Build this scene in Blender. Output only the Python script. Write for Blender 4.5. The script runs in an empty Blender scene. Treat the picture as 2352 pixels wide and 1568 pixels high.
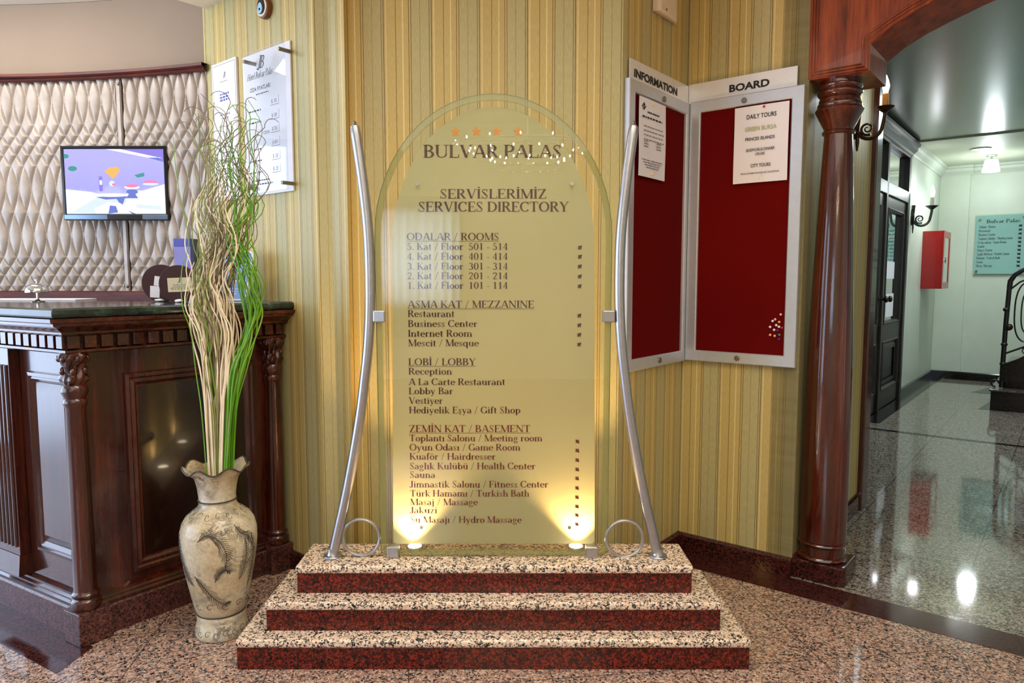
import bpy, bmesh, math, random
from mathutils import Vector, Matrix
random.seed(7)
S = bpy.context.scene
COL = S.collection
PI = math.pi
rad = math.radians

# ------------------------------------------------------------------ camera
cam_d = bpy.data.cameras.new('camera')
cam = bpy.data.objects.new('camera', cam_d)
COL.objects.link(cam)
cam.location = (0, 0, 1.2)
cam.rotation_euler = (rad(90 - 5.05), 0, 0)
cam_d.sensor_width = 36
cam_d.lens = 1630 / 2352 * 36
cam_d.clip_start = 0.05
S.camera = cam

# ------------------------------------------------------------------ view + world
S.view_settings.view_transform = 'Standard'
S.view_settings.look = 'None'
S.view_settings.gamma = 1
S.view_settings.use_curve_mapping = False
S.view_settings.exposure = 0.38
world = bpy.data.worlds.new('daylight')
S.world = world
world.use_nodes = True
wn = world.node_tree.nodes['Background']
wn.inputs[0].default_value = (0.80, 0.90, 1.0, 1)
wn.inputs[1].default_value = 0.6


# ------------------------------------------------------------------ lights
def light(name, kind, loc, energy, color, target=None, **kw):
    d = bpy.data.lights.new(name, kind)
    d.energy = energy
    d.color = color
    for k, v in kw.items():
        setattr(d, k, v)
    o = bpy.data.objects.new(name, d)
    COL.objects.link(o)
    o.location = loc
    if target is not None:
        o.rotation_euler = (Vector(target) - Vector(loc)).to_track_quat('-Z', 'Y').to_euler()
    return o


DAY = (0.58, 0.73, 1.0)
WARM = (1.0, 0.86, 0.66)
light('window_daylight_left', 'AREA', (-4.62, 1.45, 1.22), 165, DAY, (0, 1.45, 1.22), shape='RECTANGLE', size=5.3, size_y=2.36)
light('window_daylight_back', 'AREA', (-1.6, -4.05, 1.45), 40, DAY, (-1.6, 0, 1.45), shape='RECTANGLE', size=1.9, size_y=1.2)
light('lobby_ceiling_fill', 'AREA', (0.4, -0.6, 2.97), 62, (1.0, 0.92, 0.80), (0.4, -0.6, 0), shape='RECTANGLE', size=4.6, size_y=3.4)  # added broad warm fill under the unseen ceiling, no real fitting
light('lobby_front_fill', 'AREA', (0.1, 1.5, 2.96), 26, (1.0, 0.93, 0.80), (0.0, 2.0, 0), shape='RECTANGLE', size=1.6, size_y=0.5)  # second added fill nearer the podium, out of view, without a fitting
light('reception_ceiling_light', 'AREA', (-2.15, 2.75, 2.44), 15, (1.0, 0.95, 0.88), (-2.0, 3.2, 0.9), shape='RECTANGLE', size=1.2, size_y=0.3)
light('hall_ceiling_light', 'AREA', (4.0, 5.3, 2.53), 31, (0.84, 0.98, 1.0), (4.0, 5.3, 0), shape='RECTANGLE', size=1.4, size_y=1.4)


# ------------------------------------------------------------------ geometry constants (metres, solved once from the room's own right angles)
def dirs(deg):
    t = rad(deg)
    return Vector((math.sin(t), math.cos(t), 0))


A = dirs(38.5)                       # into the hall
B = Vector((A.y, -A.x, 0))           # along the board wall, towards the arch
NI = Vector((.742, 3.087, 0))        # niche corner
EP = NI + B * .497                   # pier corner beside the column
W = dirs(-50)                        # price-board wall, going away from the lobby
NW = Vector((-.595, 2.60, 0))        # its near end
WN = Vector((-.643, -.766, 0))       # its outward normal
YC = 2.66                            # centre wall
UP = Vector((0, 0, 1))


def lin(c):
    c = c / 255
    return c / 12.92 if c <= .04045 else ((c + .055) / 1.055) ** 2.4


def rgb(r, g, b):
    return (lin(r), lin(g), lin(b), 1)


# ------------------------------------------------------------------ materials
class NT:
    def __init__(s, name):
        s.m = bpy.data.materials.new(name)
        s.m.use_nodes = True
        s.t = s.m.node_tree
        s.t.nodes.clear()
        s.out = s.n('ShaderNodeOutputMaterial')

    def n(s, kind, **kw):
        x = s.t.nodes.new(kind)
        for k, v in kw.items():
            setattr(x, k, v)
        return x

    def put(s, a, b):
        if isinstance(a, bpy.types.NodeSocket):
            s.t.links.new(a, b)
        else:
            b.default_value = a

    def math(s, op, a, b=0.0, c=None):
        x = s.n('ShaderNodeMath', operation=op)
        s.put(a, x.inputs[0])
        s.put(b, x.inputs[1])
        if c is not None:
            s.put(c, x.inputs[2])
        return x.outputs[0]

    def ramp(s, fac, stops, interp='LINEAR'):
        x = s.n('ShaderNodeValToRGB')
        x.color_ramp.interpolation = interp
        e = x.color_ramp.elements
        while len(e) > 1:
            e.remove(e[-1])
        e[0].position, e[0].color = stops[0]
        for p, c in stops[1:]:
            y = e.new(p)
            y.color = c
        s.put(fac, x.inputs[0])
        return x.outputs[0]

    def mix(s, f, a, b, blend='MIX'):
        x = s.n('ShaderNodeMix', data_type='RGBA', blend_type=blend)
        s.put(f, x.inputs[0])
        s.put(a, x.inputs[6])
        s.put(b, x.inputs[7])
        return x.outputs[2]

    def obj(s):
        return s.n('ShaderNodeTexCoord').outputs['Object']

    def mapping(s, vec, scale=(1, 1, 1), rot=(0, 0, 0), loc=(0, 0, 0)):
        x = s.n('ShaderNodeMapping')
        s.put(vec, x.inputs[0])
        x.inputs['Scale'].default_value = scale
        x.inputs['Rotation'].default_value = rot
        x.inputs['Location'].default_value = loc
        return x.outputs[0]

    def noise(s, vec, scale, detail=2.0, rough=.5):
        x = s.n('ShaderNodeTexNoise')
        s.put(vec, x.inputs['Vector'])
        x.inputs['Scale'].default_value = scale
        x.inputs['Detail'].default_value = detail
        x.inputs['Roughness'].default_value = rough
        return x

    def voronoi(s, vec, scale):
        x = s.n('ShaderNodeTexVoronoi')
        s.put(vec, x.inputs['Vector'])
        x.inputs['Scale'].default_value = scale
        return x

    def bump(s, h, strength, dist=.002):
        x = s.n('ShaderNodeBump')
        x.inputs['Strength'].default_value = strength
        x.inputs['Distance'].default_value = dist
        s.put(h, x.inputs['Height'])
        return x.outputs[0]

    def bsdf(s, color, rough=.5, metal=0.0, spec=.5, coat=0.0, normal=None, emis=None, estr=0.0, coat_rough=.05):
        x = s.n('ShaderNodeBsdfPrincipled')
        s.put(color, x.inputs['Base Color'])
        s.put(rough, x.inputs['Roughness'])
        x.inputs['Metallic'].default_value = metal
        x.inputs['Specular IOR Level'].default_value = spec
        x.inputs['Coat Weight'].default_value = coat
        x.inputs['Coat Roughness'].default_value = coat_rough
        if normal is not None:
            s.put(normal, x.inputs['Normal'])
        if emis is not None:
            s.put(emis, x.inputs['Emission Color'])
            x.inputs['Emission Strength'].default_value = estr
        return x.outputs[0]

    def done(s, sh):
        s.t.links.new(sh, s.out.inputs[0])
        return s.m


def simple(name, c, rough=.5, metal=0.0, spec=.5, coat=0.0, var=.06, scale=14, emis=None, estr=0.0):
    t = NT(name)
    f = t.noise(t.obj(), scale, 3).outputs[0]
    k = [max(0, v * (1 - var)) for v in c[:3]] + [1]
    k2 = [min(1, v * (1 + var)) for v in c[:3]] + [1]
    return t.done(t.bsdf(t.ramp(f, [(.3, k), (.7, k2)]), rough, metal, spec, coat, emis=emis, estr=estr))


def granite(name, stops, scale=130, rough=.12, joints=None, spec=.5, stretch=(1, 1, 1)):
    t = NT(name)
    o = t.obj()
    wob = t.noise(t.mapping(o, stretch), scale * .9, 2)
    v = t.mix(.014, t.mapping(o, stretch), wob.outputs['Color'], 'ADD')
    cell = t.voronoi(v, scale)
    g = t.n('ShaderNodeSeparateColor')
    t.put(cell.outputs['Color'], g.inputs[0])
    big = t.noise(o, scale * .16, 2).outputs[0]
    f = t.math('ADD', t.math('MULTIPLY', g.outputs[0], .72), t.math('MULTIPLY', big, .42))
    f = t.math('SUBTRACT', f, .07)
    c = t.ramp(f, stops, 'CONSTANT')
    fine = t.noise(o, scale * 3.2, 1).outputs[0]
    c = t.mix(.22, c, t.ramp(fine, [(.35, (.12, .11, .10, 1)), (.65, (.9, .86, .82, 1))]), 'OVERLAY')
    if joints:
        sx = t.n('ShaderNodeSeparateXYZ')
        t.put(o, sx.inputs[0])
        dark = None
        for (ex, ey, off, sp, w) in joints:
            q = t.math('ADD', t.math('MULTIPLY', sx.outputs[0], ex), t.math('MULTIPLY', sx.outputs[1], ey))
            q = t.math('FRACT', t.math('DIVIDE', t.math('SUBTRACT', q, off - w / 2), sp))
            l = t.math('LESS_THAN', q, w / sp)
            dark = l if dark is None else t.math('MAXIMUM', dark, l)
        c = t.mix(t.math('MULTIPLY', dark, .8), c, (.03, .025, .022, 1))
    return t.done(t.bsdf(c, rough, 0, spec))


def wood(name, dark, mid, light_, axis='Z', scale=1.0, rough=.22, coat=.5, coat_rough=.05):
    t = NT(name)
    o = t.obj()
    st = {'Z': (9, 9, .7), 'X': (.7, 9, 9), 'Y': (9, .7, 9)}[axis]
    v = t.mapping(o, tuple(k * scale for k in st))
    n1 = t.noise(v, 3.0, 4, .6)
    n2 = t.noise(t.mapping(o, tuple(k * scale * 6 for k in st)), 3.0, 3, .6)
    f = t.math('ADD', t.math('MULTIPLY', n1.outputs[0], .7), t.math('MULTIPLY', n2.outputs[0], .3))
    c = t.ramp(f, [(.34, dark), (.5, mid), (.66, light_)])
    return t.done(t.bsdf(c, rough, 0, .5, coat, normal=t.bump(n2.outputs[0], .025), coat_rough=coat_rough))


def wallpaper(name, shift=0.0):
    t = NT(name)
    uv = t.n('ShaderNodeUVMap')
    sx = t.n('ShaderNodeSeparateXYZ')
    t.put(uv.outputs[0], sx.inputs[0])
    wob = t.noise(t.mapping(uv.outputs[0], (6, .9, 1)), 3, 1).outputs[0]
    u = t.math('ADD', sx.outputs[0], t.math('MULTIPLY', t.math('SUBTRACT', wob, .5), .0012))
    u = t.math('ADD', u, shift + 40)
    q = t.math('DIVIDE', u, .174)
    f = t.math('FRACT', q)
    sage, gold = rgb(180, 173, 124), rgb(193, 172, 108)
    lite, line, soft = rgb(220, 206, 146), rgb(84, 66, 32), rgb(128, 110, 64)
    c = t.ramp(f, [(0, sage), (.165, soft), (.175, sage), (.36, line), (.374, sage), (.405, line), (.42, gold), (.45, lite), (.475, gold),
                   (.66, soft), (.672, gold), (.80, lite), (.825, gold), (.93, line), (.944, gold), (.978, line), (.992, sage)], 'CONSTANT')
    wn_ = t.n('ShaderNodeTexWhiteNoise', noise_dimensions='1D')
    t.put(t.math('FLOOR', t.math('MULTIPLY', q, 2.0)), wn_.inputs['W'])
    c = t.mix(t.math('MULTIPLY', wn_.outputs[0], .22), c, rgb(176, 156, 112))
    th = t.noise(t.mapping(uv.outputs[0], (520, 40, 1)), 1.0, 2).outputs[0]
    c = t.mix(.16, c, t.ramp(th, [(.3, (.25, .22, .15, 1)), (.7, (1, .97, .86, 1))]), 'OVERLAY')
    return t.done(t.bsdf(c, .42, 0, .35, normal=t.bump(th, .12, .001)))


M = {}
M['floor'] = granite('pink_granite', [(0, rgb(44, 41, 42)), (.27, rgb(116, 106, 102)), (.42, rgb(176, 138, 118)), (.60, rgb(204, 176, 154)), (.76, rgb(160, 120, 102)), (.86, rgb(92, 84, 84))],
                     185, .07, [(.992, .129, -.046, .43, .004), (-.129, .992, 2.007, .45, .004)])
M['hall_floor'] = granite('pink_granite_painted_reflection', [(0, rgb(44, 42, 44)), (.27, rgb(102, 100, 98)), (.42, rgb(146, 134, 122)), (.60, rgb(172, 162, 148)), (.76, rgb(134, 118, 106)), (.86, rgb(80, 80, 80))],  # same stone as the lobby; grey of the reflections put into the colour
                          150, .06, [(B.x, B.y, -.281, .52, .005), (A.x, A.y, .3, .52, .005)], spec=.9)
M['step'] = granite('cream_granite', [(0, rgb(34, 32, 34)), (.30, rgb(110, 104, 100)), (.40, rgb(226, 200, 172)), (.60, rgb(240, 222, 200)), (.76, rgb(214, 176, 150)), (.88, rgb(70, 66, 66))], 205, .16)
M['redgranite'] = granite('red_granite', [(0, rgb(22, 14, 14)), (.30, rgb(76, 22, 16)), (.52, rgb(128, 38, 24)), (.72, rgb(66, 19, 16)), (.86, rgb(30, 18, 18))], 190, .12)
M['darkred'] = granite('dark_red_granite', [(0, rgb(26, 15, 15)), (.36, rgb(66, 28, 24)), (.60, rgb(84, 38, 32)), (.80, rgb(48, 22, 20))], 190, .10)
M['blackstone'] = granite('black_stone', [(0, rgb(14, 13, 13)), (.5, rgb(26, 23, 22)), (.8, rgb(40, 35, 33))], 160, .12)
M['steptop'] = granite('grey_step_stone', [(0, rgb(50, 48, 46)), (.5, rgb(96, 92, 88)), (.8, rgb(140, 134, 128))], 160, .15)
M['paper'] = wallpaper('striped_wallpaper')
M['wood'] = wood('dark_mahogany', rgb(30, 9, 5), rgb(60, 20, 11), rgb(86, 34, 18))
M['wood_h'] = wood('dark_mahogany_flat', rgb(34, 11, 6), rgb(66, 24, 13), rgb(92, 38, 20), 'X')
M['trimwood'] = wood('matt_mahogany_trim', rgb(54, 18, 12), rgb(86, 32, 22), rgb(110, 46, 32), 'X', rough=.55, coat=0)
M['darkpanel'] = wood('dark_burr_panel', rgb(14, 6, 4), rgb(30, 12, 7), rgb(44, 18, 10), scale=.35, rough=.16, coat=.5)
M['basegranite'] = granite('brown_red_granite', [(0, rgb(36, 22, 22)), (.34, rgb(86, 46, 42)), (.60, rgb(108, 66, 60)), (.80, rgb(62, 34, 32))], 190, .28)
M['panel'] = wood('burr_mahogany', rgb(34, 11, 7), rgb(62, 23, 13), rgb(84, 35, 19), scale=.35, rough=.34, coat=.7, coat_rough=.30)
M['arch'] = wood('arch_mahogany', rgb(84, 29, 12), rgb(134, 55, 24), rgb(164, 78, 35), rough=.28, coat=.35)
M['column'] = wood('column_mahogany', rgb(34, 9, 4), rgb(70, 22, 9), rgb(102, 39, 16), scale=.5, rough=.16, coat=.8)
M['ebony'] = wood('ebony_door_wood', rgb(12, 9, 8), rgb(26, 19, 16), rgb(44, 34, 28), rough=.46, coat=.12, coat_rough=.2)
M['maroon'] = simple('maroon_lacquer', rgb(56, 8, 10), .42, coat=.0)
t = NT('green_marble')
o_ = t.obj()
vn = t.noise(o_, 9, 5, .65).outputs[0]
M['marble'] = t.done(t.bsdf(t.ramp(vn, [(.35, rgb(18, 27, 23)), (.52, rgb(36, 50, 43)), (.60, rgb(60, 76, 67)), (.615, rgb(130, 142, 132)), (.63, rgb(40, 54, 47))]), .10, 0, .6))
M['taupe'] = simple('taupe_plaster', rgb(150, 134, 118), .85, spec=.2, var=.03, scale=3)
M['cream'] = simple('cream_plaster', rgb(236, 226, 206), .8, spec=.2, var=.02, scale=3)
t = NT('champagne_leatherette')
ln = t.noise(t.obj(), 160, 3).outputs[0]
l2 = t.noise(t.obj(), 12, 3).outputs[0]
M['leather'] = t.done(t.bsdf(t.ramp(l2, [(.3, rgb(158, 146, 136)), (.7, rgb(186, 174, 163))]), .34, 0, .55, normal=t.bump(ln, .12, .001)))
M['steel'] = simple('brushed_aluminium', rgb(176, 178, 182), .30, metal=.9, var=.05, scale=60)
M['alu'] = simple('satin_aluminium_frame', rgb(200, 204, 210), .38, metal=.55, var=.03, scale=40)
M['alu_plate'] = simple('white_aluminium_plate', rgb(232, 232, 232), .28, metal=.25, var=.02, scale=30)
M['chrome'] = simple('polished_chrome', rgb(210, 210, 214), .08, metal=1.0, var=.02)
M['dull'] = simple('dull_nickel', rgb(128, 122, 108), .35, metal=.8)
M['felt'] = simple('red_felt', rgb(100, 6, 4), .95, spec=.1, var=.10, scale=300)
M['white'] = simple('white_paper', rgb(240, 238, 244), .7, spec=.2, var=.015)
M['whiteplastic'] = simple('cream_plastic', rgb(226, 212, 190), .4, var=.02)
M['ink'] = simple('black_ink', rgb(22, 22, 26), .6, var=.02)
M['greyink'] = simple('grey_ink', rgb(120, 118, 122), .7, var=.02)
M['oliveink'] = simple('olive_ink', rgb(176, 180, 130), .7, var=.02)
M['blueink'] = simple('blue_ink', rgb(92, 96, 170), .7, var=.02)
M['maroonink'] = simple('maroon_lettering', rgb(66, 6, 7), .5, var=.03)
M['redink'] = simple('red_lettering', rgb(112, 10, 9), .5, var=.03)
M['orangestar'] = simple('orange_foil', rgb(222, 134, 24), .4, var=.05)
M['hallwall'] = simple('pale_green_plaster', rgb(214, 224, 208), .42, spec=.45, var=.04, scale=4)
M['hallceil'] = simple('grey_green_gloss_ceiling', rgb(118, 124, 112), .26, spec=.5, var=.03, scale=2)
M['hallceil2'] = simple('light_green_ceiling', rgb(206, 214, 190), .5, var=.02)
M['firered'] = simple('red_enamel', rgb(160, 14, 12), .3, coat=.3)
M['iron'] = simple('black_wrought_iron', rgb(14, 13, 13), .3, spec=.6)
M['bronze'] = simple('dark_bronze', rgb(62, 42, 24), .3, metal=.7)
M['amber'] = simple('amber_candle_sleeve', rgb(196, 128, 44), .45)
M['candle'] = simple('ivory_candle_sleeve', rgb(232, 226, 206), .45)
M['black'] = simple('black_plastic', rgb(14, 14, 16), .18, spec=.6)
M['silverstrip'] = simple('silver_bezel', rgb(120, 142, 168), .15, metal=.6)
M['bluebox'] = simple('lavender_card', rgb(150, 150, 220), .4)
M['bluebox2'] = simple('blue_card', rgb(92, 98, 190), .4)
M['navy'] = simple('navy_card', rgb(54, 58, 84), .5)
M['bluesign'] = simple('blue_sign_face', rgb(104, 116, 182), .25)
M['bluesign2'] = simple('blue_sign_band', rgb(70, 120, 190), .25)
M['palecard'] = simple('ivory_card', rgb(222, 210, 174), .5)
M['wooddisc'] = simple('turned_brown_wood', rgb(120, 66, 28), .4)
M['eyewhite'] = simple('ivory_enamel', rgb(240, 228, 206), .3)
M['eyenavy'] = simple('navy_glass', rgb(14, 10, 22), .1)
M['eyeblue'] = simple('light_blue_glass', rgb(170, 212, 240), .15)
M['eyedot'] = simple('deep_blue_glass', rgb(10, 26, 80), .15)
M['stem_pale'] = simple('bleached_stem', rgb(240, 224, 194), .6, var=.14, scale=9)
M['stem_green'] = simple('green_stem', rgb(96, 158, 22), .45, var=.25, scale=7)
M['stem_olive'] = simple('olive_twig', rgb(128, 132, 60), .6, var=.25, scale=9)
M['stem_brown'] = simple('brown_twig', rgb(112, 92, 70), .6, var=.2, scale=9)
for k_, c_ in dict(pin_white=(250, 244, 250), pin_pink=(250, 196, 170), pin_orange=(250, 190, 110), pin_red=(206, 30, 44), pin_blue=(58, 48, 150), pin_green=(70, 140, 96), pin_yellow=(236, 220, 150)).items():
    M[k_] = simple(k_, rgb(*c_), .3, var=.02)


def emit(name, c, s):
    t = NT(name)
    e = t.n('ShaderNodeEmission')
    f = t.noise(t.obj(), 5, 1).outputs[0]
    t.put(t.ramp(f, [(.3, c), (.7, c)]), e.inputs[0])
    e.inputs[1].default_value = s
    return t.done(e.outputs[0])


M['bulb'] = emit('lit_bulb', (.92, .96, 1, 1), 9)
M['bulbwarm'] = emit('lit_warm_bulb', (1, .80, .52, 1), 240)
M['hallogen'] = emit('lit_halogen', (1, .84, .56, 1), 22)
M['downlight'] = emit('lit_downlight', (.96, 1, .97, 1), 6)


def glass(name, tint, refl_boost=1.0, rough=0.0, opacity=0.0, ocol=(.7, .75, .6, 1)):
    t = NT(name)
    tr = t.n('ShaderNodeBsdfTransparent')
    tr.inputs[0].default_value = tint
    body = tr.outputs[0]
    if opacity:
        d = t.n('ShaderNodeBsdfDiffuse')
        d.inputs[0].default_value = ocol
        mx = t.n('ShaderNodeMixShader')
        mx.inputs[0].default_value = opacity
        t.put(body, mx.inputs[1])
        t.put(d.outputs[0], mx.inputs[2])
        body = mx.outputs[0]
    gl = t.n('ShaderNodeBsdfGlossy')
    gl.inputs['Roughness'].default_value = rough
    ge = t.n('ShaderNodeNewGeometry')
    dt = t.n('ShaderNodeVectorMath', operation='DOT_PRODUCT')
    t.put(ge.outputs['Incoming'], dt.inputs[0])
    t.put(ge.outputs['Normal'], dt.inputs[1])
    c5 = t.math('POWER', t.math('SUBTRACT', 1.0, t.math('ABSOLUTE', dt.outputs['Value'])), 5.0)
    fr = t.math('MULTIPLY', t.math('ADD', .04, t.math('MULTIPLY', c5, .96)), refl_boost)
    mx = t.n('ShaderNodeMixShader')
    t.put(t.math('MINIMUM', fr, 1.0), mx.inputs[0])
    t.put(body, mx.inputs[1])
    t.put(gl.outputs[0], mx.inputs[2])
    return t.done(mx.outputs[0])


M['glass'] = glass('clear_sign_glass', (.97, .985, .95, 1), 1.3)
M['glassrim'] = glass('bevelled_glass_rim', (.84, .87, .70, 1), 1.6, .05, .34, rgb(160, 158, 104))
M['glassedge'] = simple('olive_glass_edge', rgb(120, 118, 70), .15)
M['acrylic'] = glass('clear_acrylic', (.95, .97, .98, 1), 1.2)
M['doorglass'] = glass('door_glass', (.42, .48, .46, 1), 2.2, .02, .30, rgb(110, 122, 122))
M['hallglass'] = glass('green_sign_glass', (.70, .88, .86, 1), 1.5, 0, .72, rgb(172, 220, 212))
M['cabglass'] = glass('cabinet_glass', (.8, .84, .86, 1), 2.0, .05, .5, rgb(190, 198, 204))
M['crystal'] = glass('cut_crystal', (1, .97, .92, 1), 4.0)

t = NT('frosted_film')
d_ = t.n('ShaderNodeBsdfDiffuse')
n_ = t.noise(t.obj(), 3, 2).outputs[0]
t.put(t.ramp(n_, [(.3, rgb(192, 192, 152)), (.7, rgb(200, 199, 160))]), d_.inputs[0])
tl_ = t.n('ShaderNodeBsdfTranslucent')
tl_.inputs[0].default_value = rgb(222, 214, 172)
mx_ = t.n('ShaderNodeMixShader')
mx_.inputs[0].default_value = .42
t.put(d_.outputs[0], mx_.inputs[1])
t.put(tl_.outputs[0], mx_.inputs[2])
M['frost'] = t.done(mx_.outputs[0])

# vase glaze: pale beige with dark scrolling feather relief
t = NT('antiqued_vase_glaze')
o_ = t.obj()
wr = t.noise(o_, 9, 4, .6)
pv = t.mix(.22, o_, wr.outputs['Color'], 'ADD')
wv = t.n('ShaderNodeTexWave', wave_type='RINGS', rings_direction='SPHERICAL')
t.put(pv, wv.inputs['Vector'])
wv.inputs['Scale'].default_value = 11
wv.inputs['Distortion'].default_value = 9
wv.inputs['Detail'].default_value = 3
wv.inputs['Detail Scale'].default_value = 2.2
msk = t.ramp(t.noise(o_, 8.5, 2).outputs[0], [(.50, (0, 0, 0, 1)), (.68, (1, 1, 1, 1))])
lines = t.ramp(wv.outputs[0], [(.0, (1, 1, 1, 1)), (.30, (1, 1, 1, 1)), (.46, (0, 0, 0, 1))])
mm = t.mix(1.0, msk, lines, 'MULTIPLY')
base = t.ramp(t.noise(o_, 7, 3).outputs[0], [(.3, rgb(182, 160, 124)), (.5, rgb(200, 186, 156)), (.7, rgb(212, 206, 190))])
vc = t.mix(t.math('MULTIPLY', mm, .7), base, rgb(70, 66, 58))
sm = t.ramp(t.noise(o_, 13, 4, .6).outputs[0], [(.52, (0, 0, 0, 1)), (.66, (1, 1, 1, 1))])
vc = t.mix(t.math('MULTIPLY', sm, .55), vc, rgb(96, 90, 78))
fine = t.noise(o_, 90, 3).outputs[0]
M['vase'] = t.done(t.bsdf(t.mix(.2, vc, t.ramp(fine, [(.3, (.2, .19, .17, 1)), (.7, (1, .97, .9, 1))]), 'OVERLAY'), .32, 0, .5, .2, normal=t.bump(mm, .5, .004)))
M['vasedark'] = simple('dark_glaze_line', rgb(66, 60, 54), .4, var=.2)

t = NT('tv_picture')
sx_ = t.n('ShaderNodeSeparateXYZ')
t.put(t.obj(), sx_.inputs[0])
gn = t.noise(t.obj(), 9, 3).outputs[0]
gv = t.math('ADD', t.math('MULTIPLY', sx_.outputs[2], 3.0), t.math('MULTIPLY', gn, .35))
em_ = t.n('ShaderNodeEmission')
t.put(t.ramp(gv, [(.12, rgb(236, 240, 255)), (.45, rgb(204, 214, 252)), (.62, rgb(168, 164, 244)), (1.0, rgb(176, 172, 246))]), em_.inputs[0])
em_.inputs[1].default_value = 1.0
M['tv'] = t.done(em_.outputs[0])
for k_, c_ in dict(tv_white=(244, 244, 255), tv_orange=(226, 178, 104), tv_green=(78, 150, 140), tv_pink=(232, 130, 168), tv_blue=(108, 122, 196), tv_violet=(140, 126, 214), tv_pale=(206, 222, 250)).items():
    M[k_] = emit(k_, rgb(*c_), 1.0)


# ------------------------------------------------------------------ mesh helpers
class MB:
    def __init__(s):
        s.bm = bmesh.new()

    def face(s, pts):
        vs = [s.bm.verts.new(p) for p in pts]
        try:
            return s.bm.faces.new(vs)
        except ValueError:
            return None

    def hexa(s, p):
        v = [s.bm.verts.new(q) for q in p]
        for f in ((0, 3, 2, 1), (4, 5, 6, 7), (0, 1, 5, 4), (1, 2, 6, 5), (2, 3, 7, 6), (3, 0, 4, 7)):
            s.bm.faces.new([v[i] for i in f])
        return s

    def box(s, a, b):
        x0, y0, z0 = a
        x1, y1, z1 = b
        return s.hexa([(x0, y0, z0), (x1, y0, z0), (x1, y1, z0), (x0, y1, z0), (x0, y0, z1), (x1, y0, z1), (x1, y1, z1), (x0, y1, z1)])

    def obox(s, o, du, dv, u0, u1, v0, v1, z0, z1):
        """box on two horizontal directions du, dv from point o"""
        P = lambda u, v, z: o + du * u + dv * v + UP * z
        return s.hexa([P(u0, v0, z0), P(u1, v0, z0), P(u1, v1, z0), P(u0, v1, z0), P(u0, v0, z1), P(u1, v0, z1), P(u1, v1, z1), P(u0, v1, z1)])

    def lathe(s, prof, c=(0, 0, 0), n=32, wob=None, cap=True):
        rings = []
        for i, (r, z) in enumerate(prof):
            ring = []
            for k in range(n):
                a = 2 * PI * k / n
                rr, zz = (r, z) if wob is None else wob(i, a, r, z)
                ring.append(s.bm.verts.new((c[0] + rr * math.cos(a), c[1] + rr * math.sin(a), c[2] + zz)))
            rings.append(ring)
        for q in range(len(rings) - 1):
            for k in range(n):
                s.bm.faces.new((rings[q][k], rings[q][(k + 1) % n], rings[q + 1][(k + 1) % n], rings[q + 1][k]))
        if cap:
            s.bm.faces.new(list(reversed(rings[0])))
            s.bm.faces.new(rings[-1])
        return s

    def tube(s, pts, r, n=8, cap=True, closed=False):
        pts = [Vector(p) for p in pts]
        m = len(pts)
        rs = r if isinstance(r, (list, tuple)) else [r] * m
        rings = []
        ref = None
        for i, p in enumerate(pts):
            if closed:
                tg = pts[(i + 1) % m] - pts[i - 1]
            else:
                tg = pts[min(i + 1, m - 1)] - pts[max(i - 1, 0)]
            tg.normalize()
            if ref is None:
                ref = Vector((0, 0, 1)) if abs(tg.z) < .9 else Vector((1, 0, 0))
            ref = (ref - tg * ref.dot(tg)).normalized()
            bi = tg.cross(ref)
            rings.append([s.bm.verts.new(p + (ref * math.cos(2 * PI * k / n) + bi * math.sin(2 * PI * k / n)) * rs[i]) for k in range(n)])
        for q in range(m if closed else m - 1):
            a, b = rings[q], rings[(q + 1) % m]
            for k in range(n):
                s.bm.faces.new((a[k], a[(k + 1) % n], b[(k + 1) % n], b[k]))
        if cap and not closed:
            s.bm.faces.new(list(reversed(rings[0])))
            s.bm.faces.new(rings[-1])
        return s

    def prism(s, pts, d):
        """extrude a planar polygon along d"""
        d = Vector(d)
        a = [s.bm.verts.new(p) for p in pts]
        b = [s.bm.verts.new(Vector(p) + d) for p in pts]
        n = len(pts)
        s.bm.faces.new(a)
        s.bm.faces.new(list(reversed(b)))
        for i in range(n):
            s.bm.faces.new((a[i], b[i], b[(i + 1) % n], a[(i + 1) % n]))
        return s

    def sweep(s, stations):
        """stations: list of rows of points, joined by quads"""
        rows = [[s.bm.verts.new(p) for p in row] for row in stations]
        for i in range(len(rows) - 1):
            for k in range(len(rows[0]) - 1):
                s.bm.faces.new((rows[i][k], rows[i + 1][k], rows[i + 1][k + 1], rows[i][k + 1]))
        return s

    def frame(s, o, du, dn, s0, s1, z0, z1, prof):
        """mitred rectangular moulding: prof = [(inset, height along dn)]"""
        rows = []
        for (i, h) in prof:
            P = lambda u, z: o + du * u + dn * h + UP * z
            rows.append([P(s0 + i, z0 + i), P(s1 - i, z0 + i), P(s1 - i, z1 - i), P(s0 + i, z1 - i), P(s0 + i, z0 + i)])
        return s.sweep(rows)

    def sphere(s, c, r, u=12, v=8, sc=(1, 1, 1)):
        m = Matrix.Translation(c) @ Matrix.Diagonal((r * sc[0], r * sc[1], r * sc[2], 1))
        bmesh.ops.create_uvsphere(s.bm, u_segments=u, v_segments=v, radius=1, matrix=m)
        return s


def root_of(o):
    while o.parent:
        o = o.parent
    return o


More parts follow.
